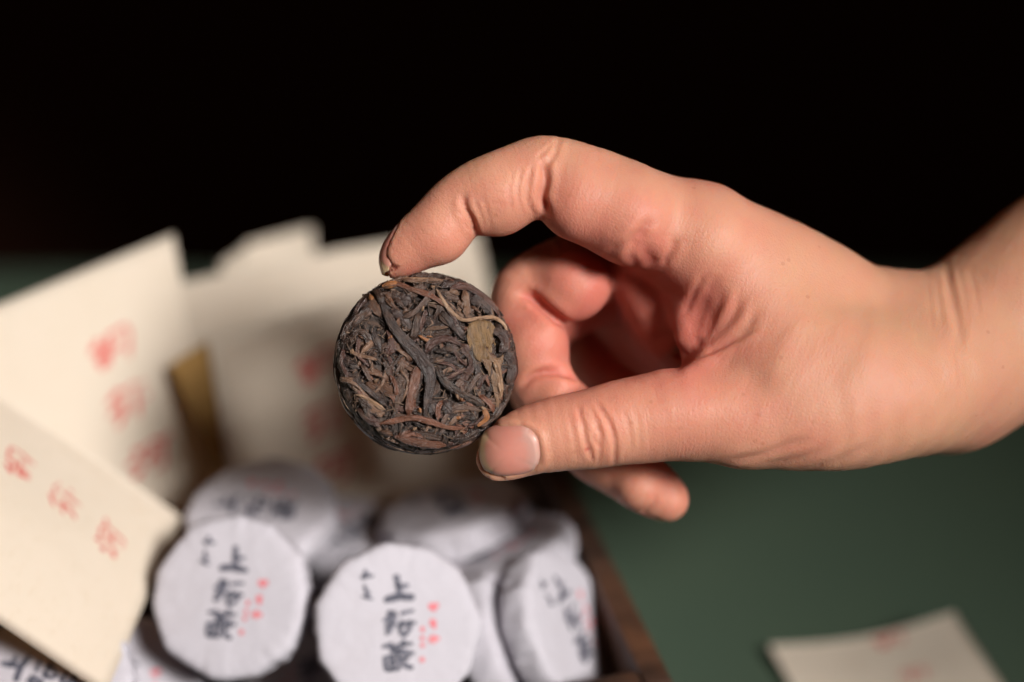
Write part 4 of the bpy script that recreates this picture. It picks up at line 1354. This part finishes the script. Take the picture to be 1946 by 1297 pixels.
    for (x, y, z, s, k) in ((790, 480, 0, 11, .38), (840, 450, 0, 12, .25), (950, 400, 2, 9, .18), (1120, 430, 2, 12, .30), (1020, 400, 2, 7, .15), (1190, 470, -5, 14, .30), (950, 870, 2, 9, .12), (1050, 760, 0, 12, .18),
                            (1080, 600, -14, 18, .12), (1030, 700, -14, 16, .08), (1250, 940, -20, 14, .59), (1260, 580, -16, 24, .75), (1190, 640, -42, 30, .8), (1320, 580, -6, 12, .22), (1130, 830, 6, 7, .15), (1350, 380, -6, 7, .15), (1500, 720, 6, 18, .10),
                            (1700, 640, 6, 25, -.16), (1600, 520, 0, 22, -.16), (1420, 460, 0, 14, -.10), (1900, 600, 0, 26, -.02), (1450, 850, 4, 16, .14)):
        red += (0.5 if k < .6 else 1.0) * k * np.exp(-((X - P(x, y, z)) ** 2).sum(1) / (s * s))
    red += 0.22 * np.clip(-disp, 0, 1)
    wd = np.exp(-(((px[:, 0] - 1116) / 5.0) ** 2 + ((px[:, 1] - 855) / 3.2) ** 2)) * (V[:, 2] > 2)
    me = mesh_np("hand", V2, Fq)
    attr(me, "redness", red); attr(me, "wound", wd * 0.8); attr(me, "along", al); attr(me, "around", ar); attr(me, "line_weight", lw)
    hand = link("hand", me, MAT['skin'], mw=frame(ORG, R_, U_, -F_))
    tag(hand, "hand reaching in from the right, pinching the dark tea cake between thumb and index finger", "hand")
    # nails
    for nm, (c, a, w, n), hl, hw in NAILS:
        nu, nv = 25, 31
        us, vs = np.linspace(-1, 1, nu), np.linspace(-1, 1, nv)
        U, Vv = np.meshgrid(us, vs)
        U, Vv = U.ravel(), Vv.ravel()
        # square grid -> superellipse outline
        k = (np.abs(U) ** 2.7 + np.abs(Vv) ** 2.7 + 1e-9) ** (1 / 2.7); mx = np.maximum(np.abs(U), np.abs(Vv)) + 1e-9
        s = mx / k
        U2, V2_ = U * s, Vv * s
        base = c + (U2 * hw)[:, None] * w + (V2_ * hl)[:, None] * a
        p = base + 9 * n
        for _ in range(60):
            f = field(p)
            p = p - n * np.clip(f, -0.5, 1.0)[:, None] * 0.8
        hgt = (p - c) @ n
        ok = (np.abs(field(p)) < 0.3)
        # where the ray misses past the fingertip, carry the plate on with its own curve (quadratic fit of the hits)
        A = np.stack([np.ones_like(U2), U2, V2_, U2 ** 2, V2_ ** 2, U2 * V2_, V2_ ** 3, V2_ ** 4, U2 ** 4, U2 ** 2 * V2_], 1)
        ok &= np.hypot(U2, V2_) < 0.97
        cf, *_ = np.linalg.lstsq(A[ok], hgt[ok], rcond=None)
        fit = A @ cf
        hgt = fit
        # smooth height: nail plate is a stiff shell
        G = hgt.reshape(nv, nu)
        for _ in range(2):
            G2 = G.copy(); G2[1:-1, 1:-1] = (G[:-2, 1:-1] + G[2:, 1:-1] + G[1:-1, :-2] + G[1:-1, 2:] + 2 * G[1:-1, 1:-1]) / 6; G = G2
        hgt = G.ravel()
        edge = np.maximum(np.abs(U), np.abs(Vv))
        lift = (0.24 if nm == 'thumb' else 0.02) - 0.52 * np.clip((edge - 0.86) / 0.14, 0, 1) * (1 - np.clip((Vv - 0.45) / 0.4, 0, 1) * np.clip((1.0 - np.abs(U)) / 0.35, 0, 1))
        top = base + n * (hgt + lift)[:, None]
        bot = base + n * (hgt + lift - np.where(Vv > 0.7, 0.35, 0.6))[:, None]
        idx = np.arange(nu * nv).reshape(nv, nu)
        q = np.stack([idx[:-1, :-1], idx[:-1, 1:], idx[1:, 1:], idx[1:, :-1]], -1).reshape(-1, 4)
        rim = np.r_[idx[0, :], idx[1:, -1], idx[-1, -2::-1], idx[-2:0:-1, 0]]; rim2 = np.roll(rim, -1)
        side = np.stack([rim, rim + nu * nv, rim2 + nu * nv, rim2], -1)
        me = mesh_np("fingernail", np.vstack([top, bot]), np.vstack([q, q[:, ::-1] + nu * nv, side]))
        attr(me, "nail_v", np.r_[(Vv + 1) / 2, (Vv + 1) / 2])
        o = link("fingernail", me, MAT['nail'], parent=hand)


build_hand()
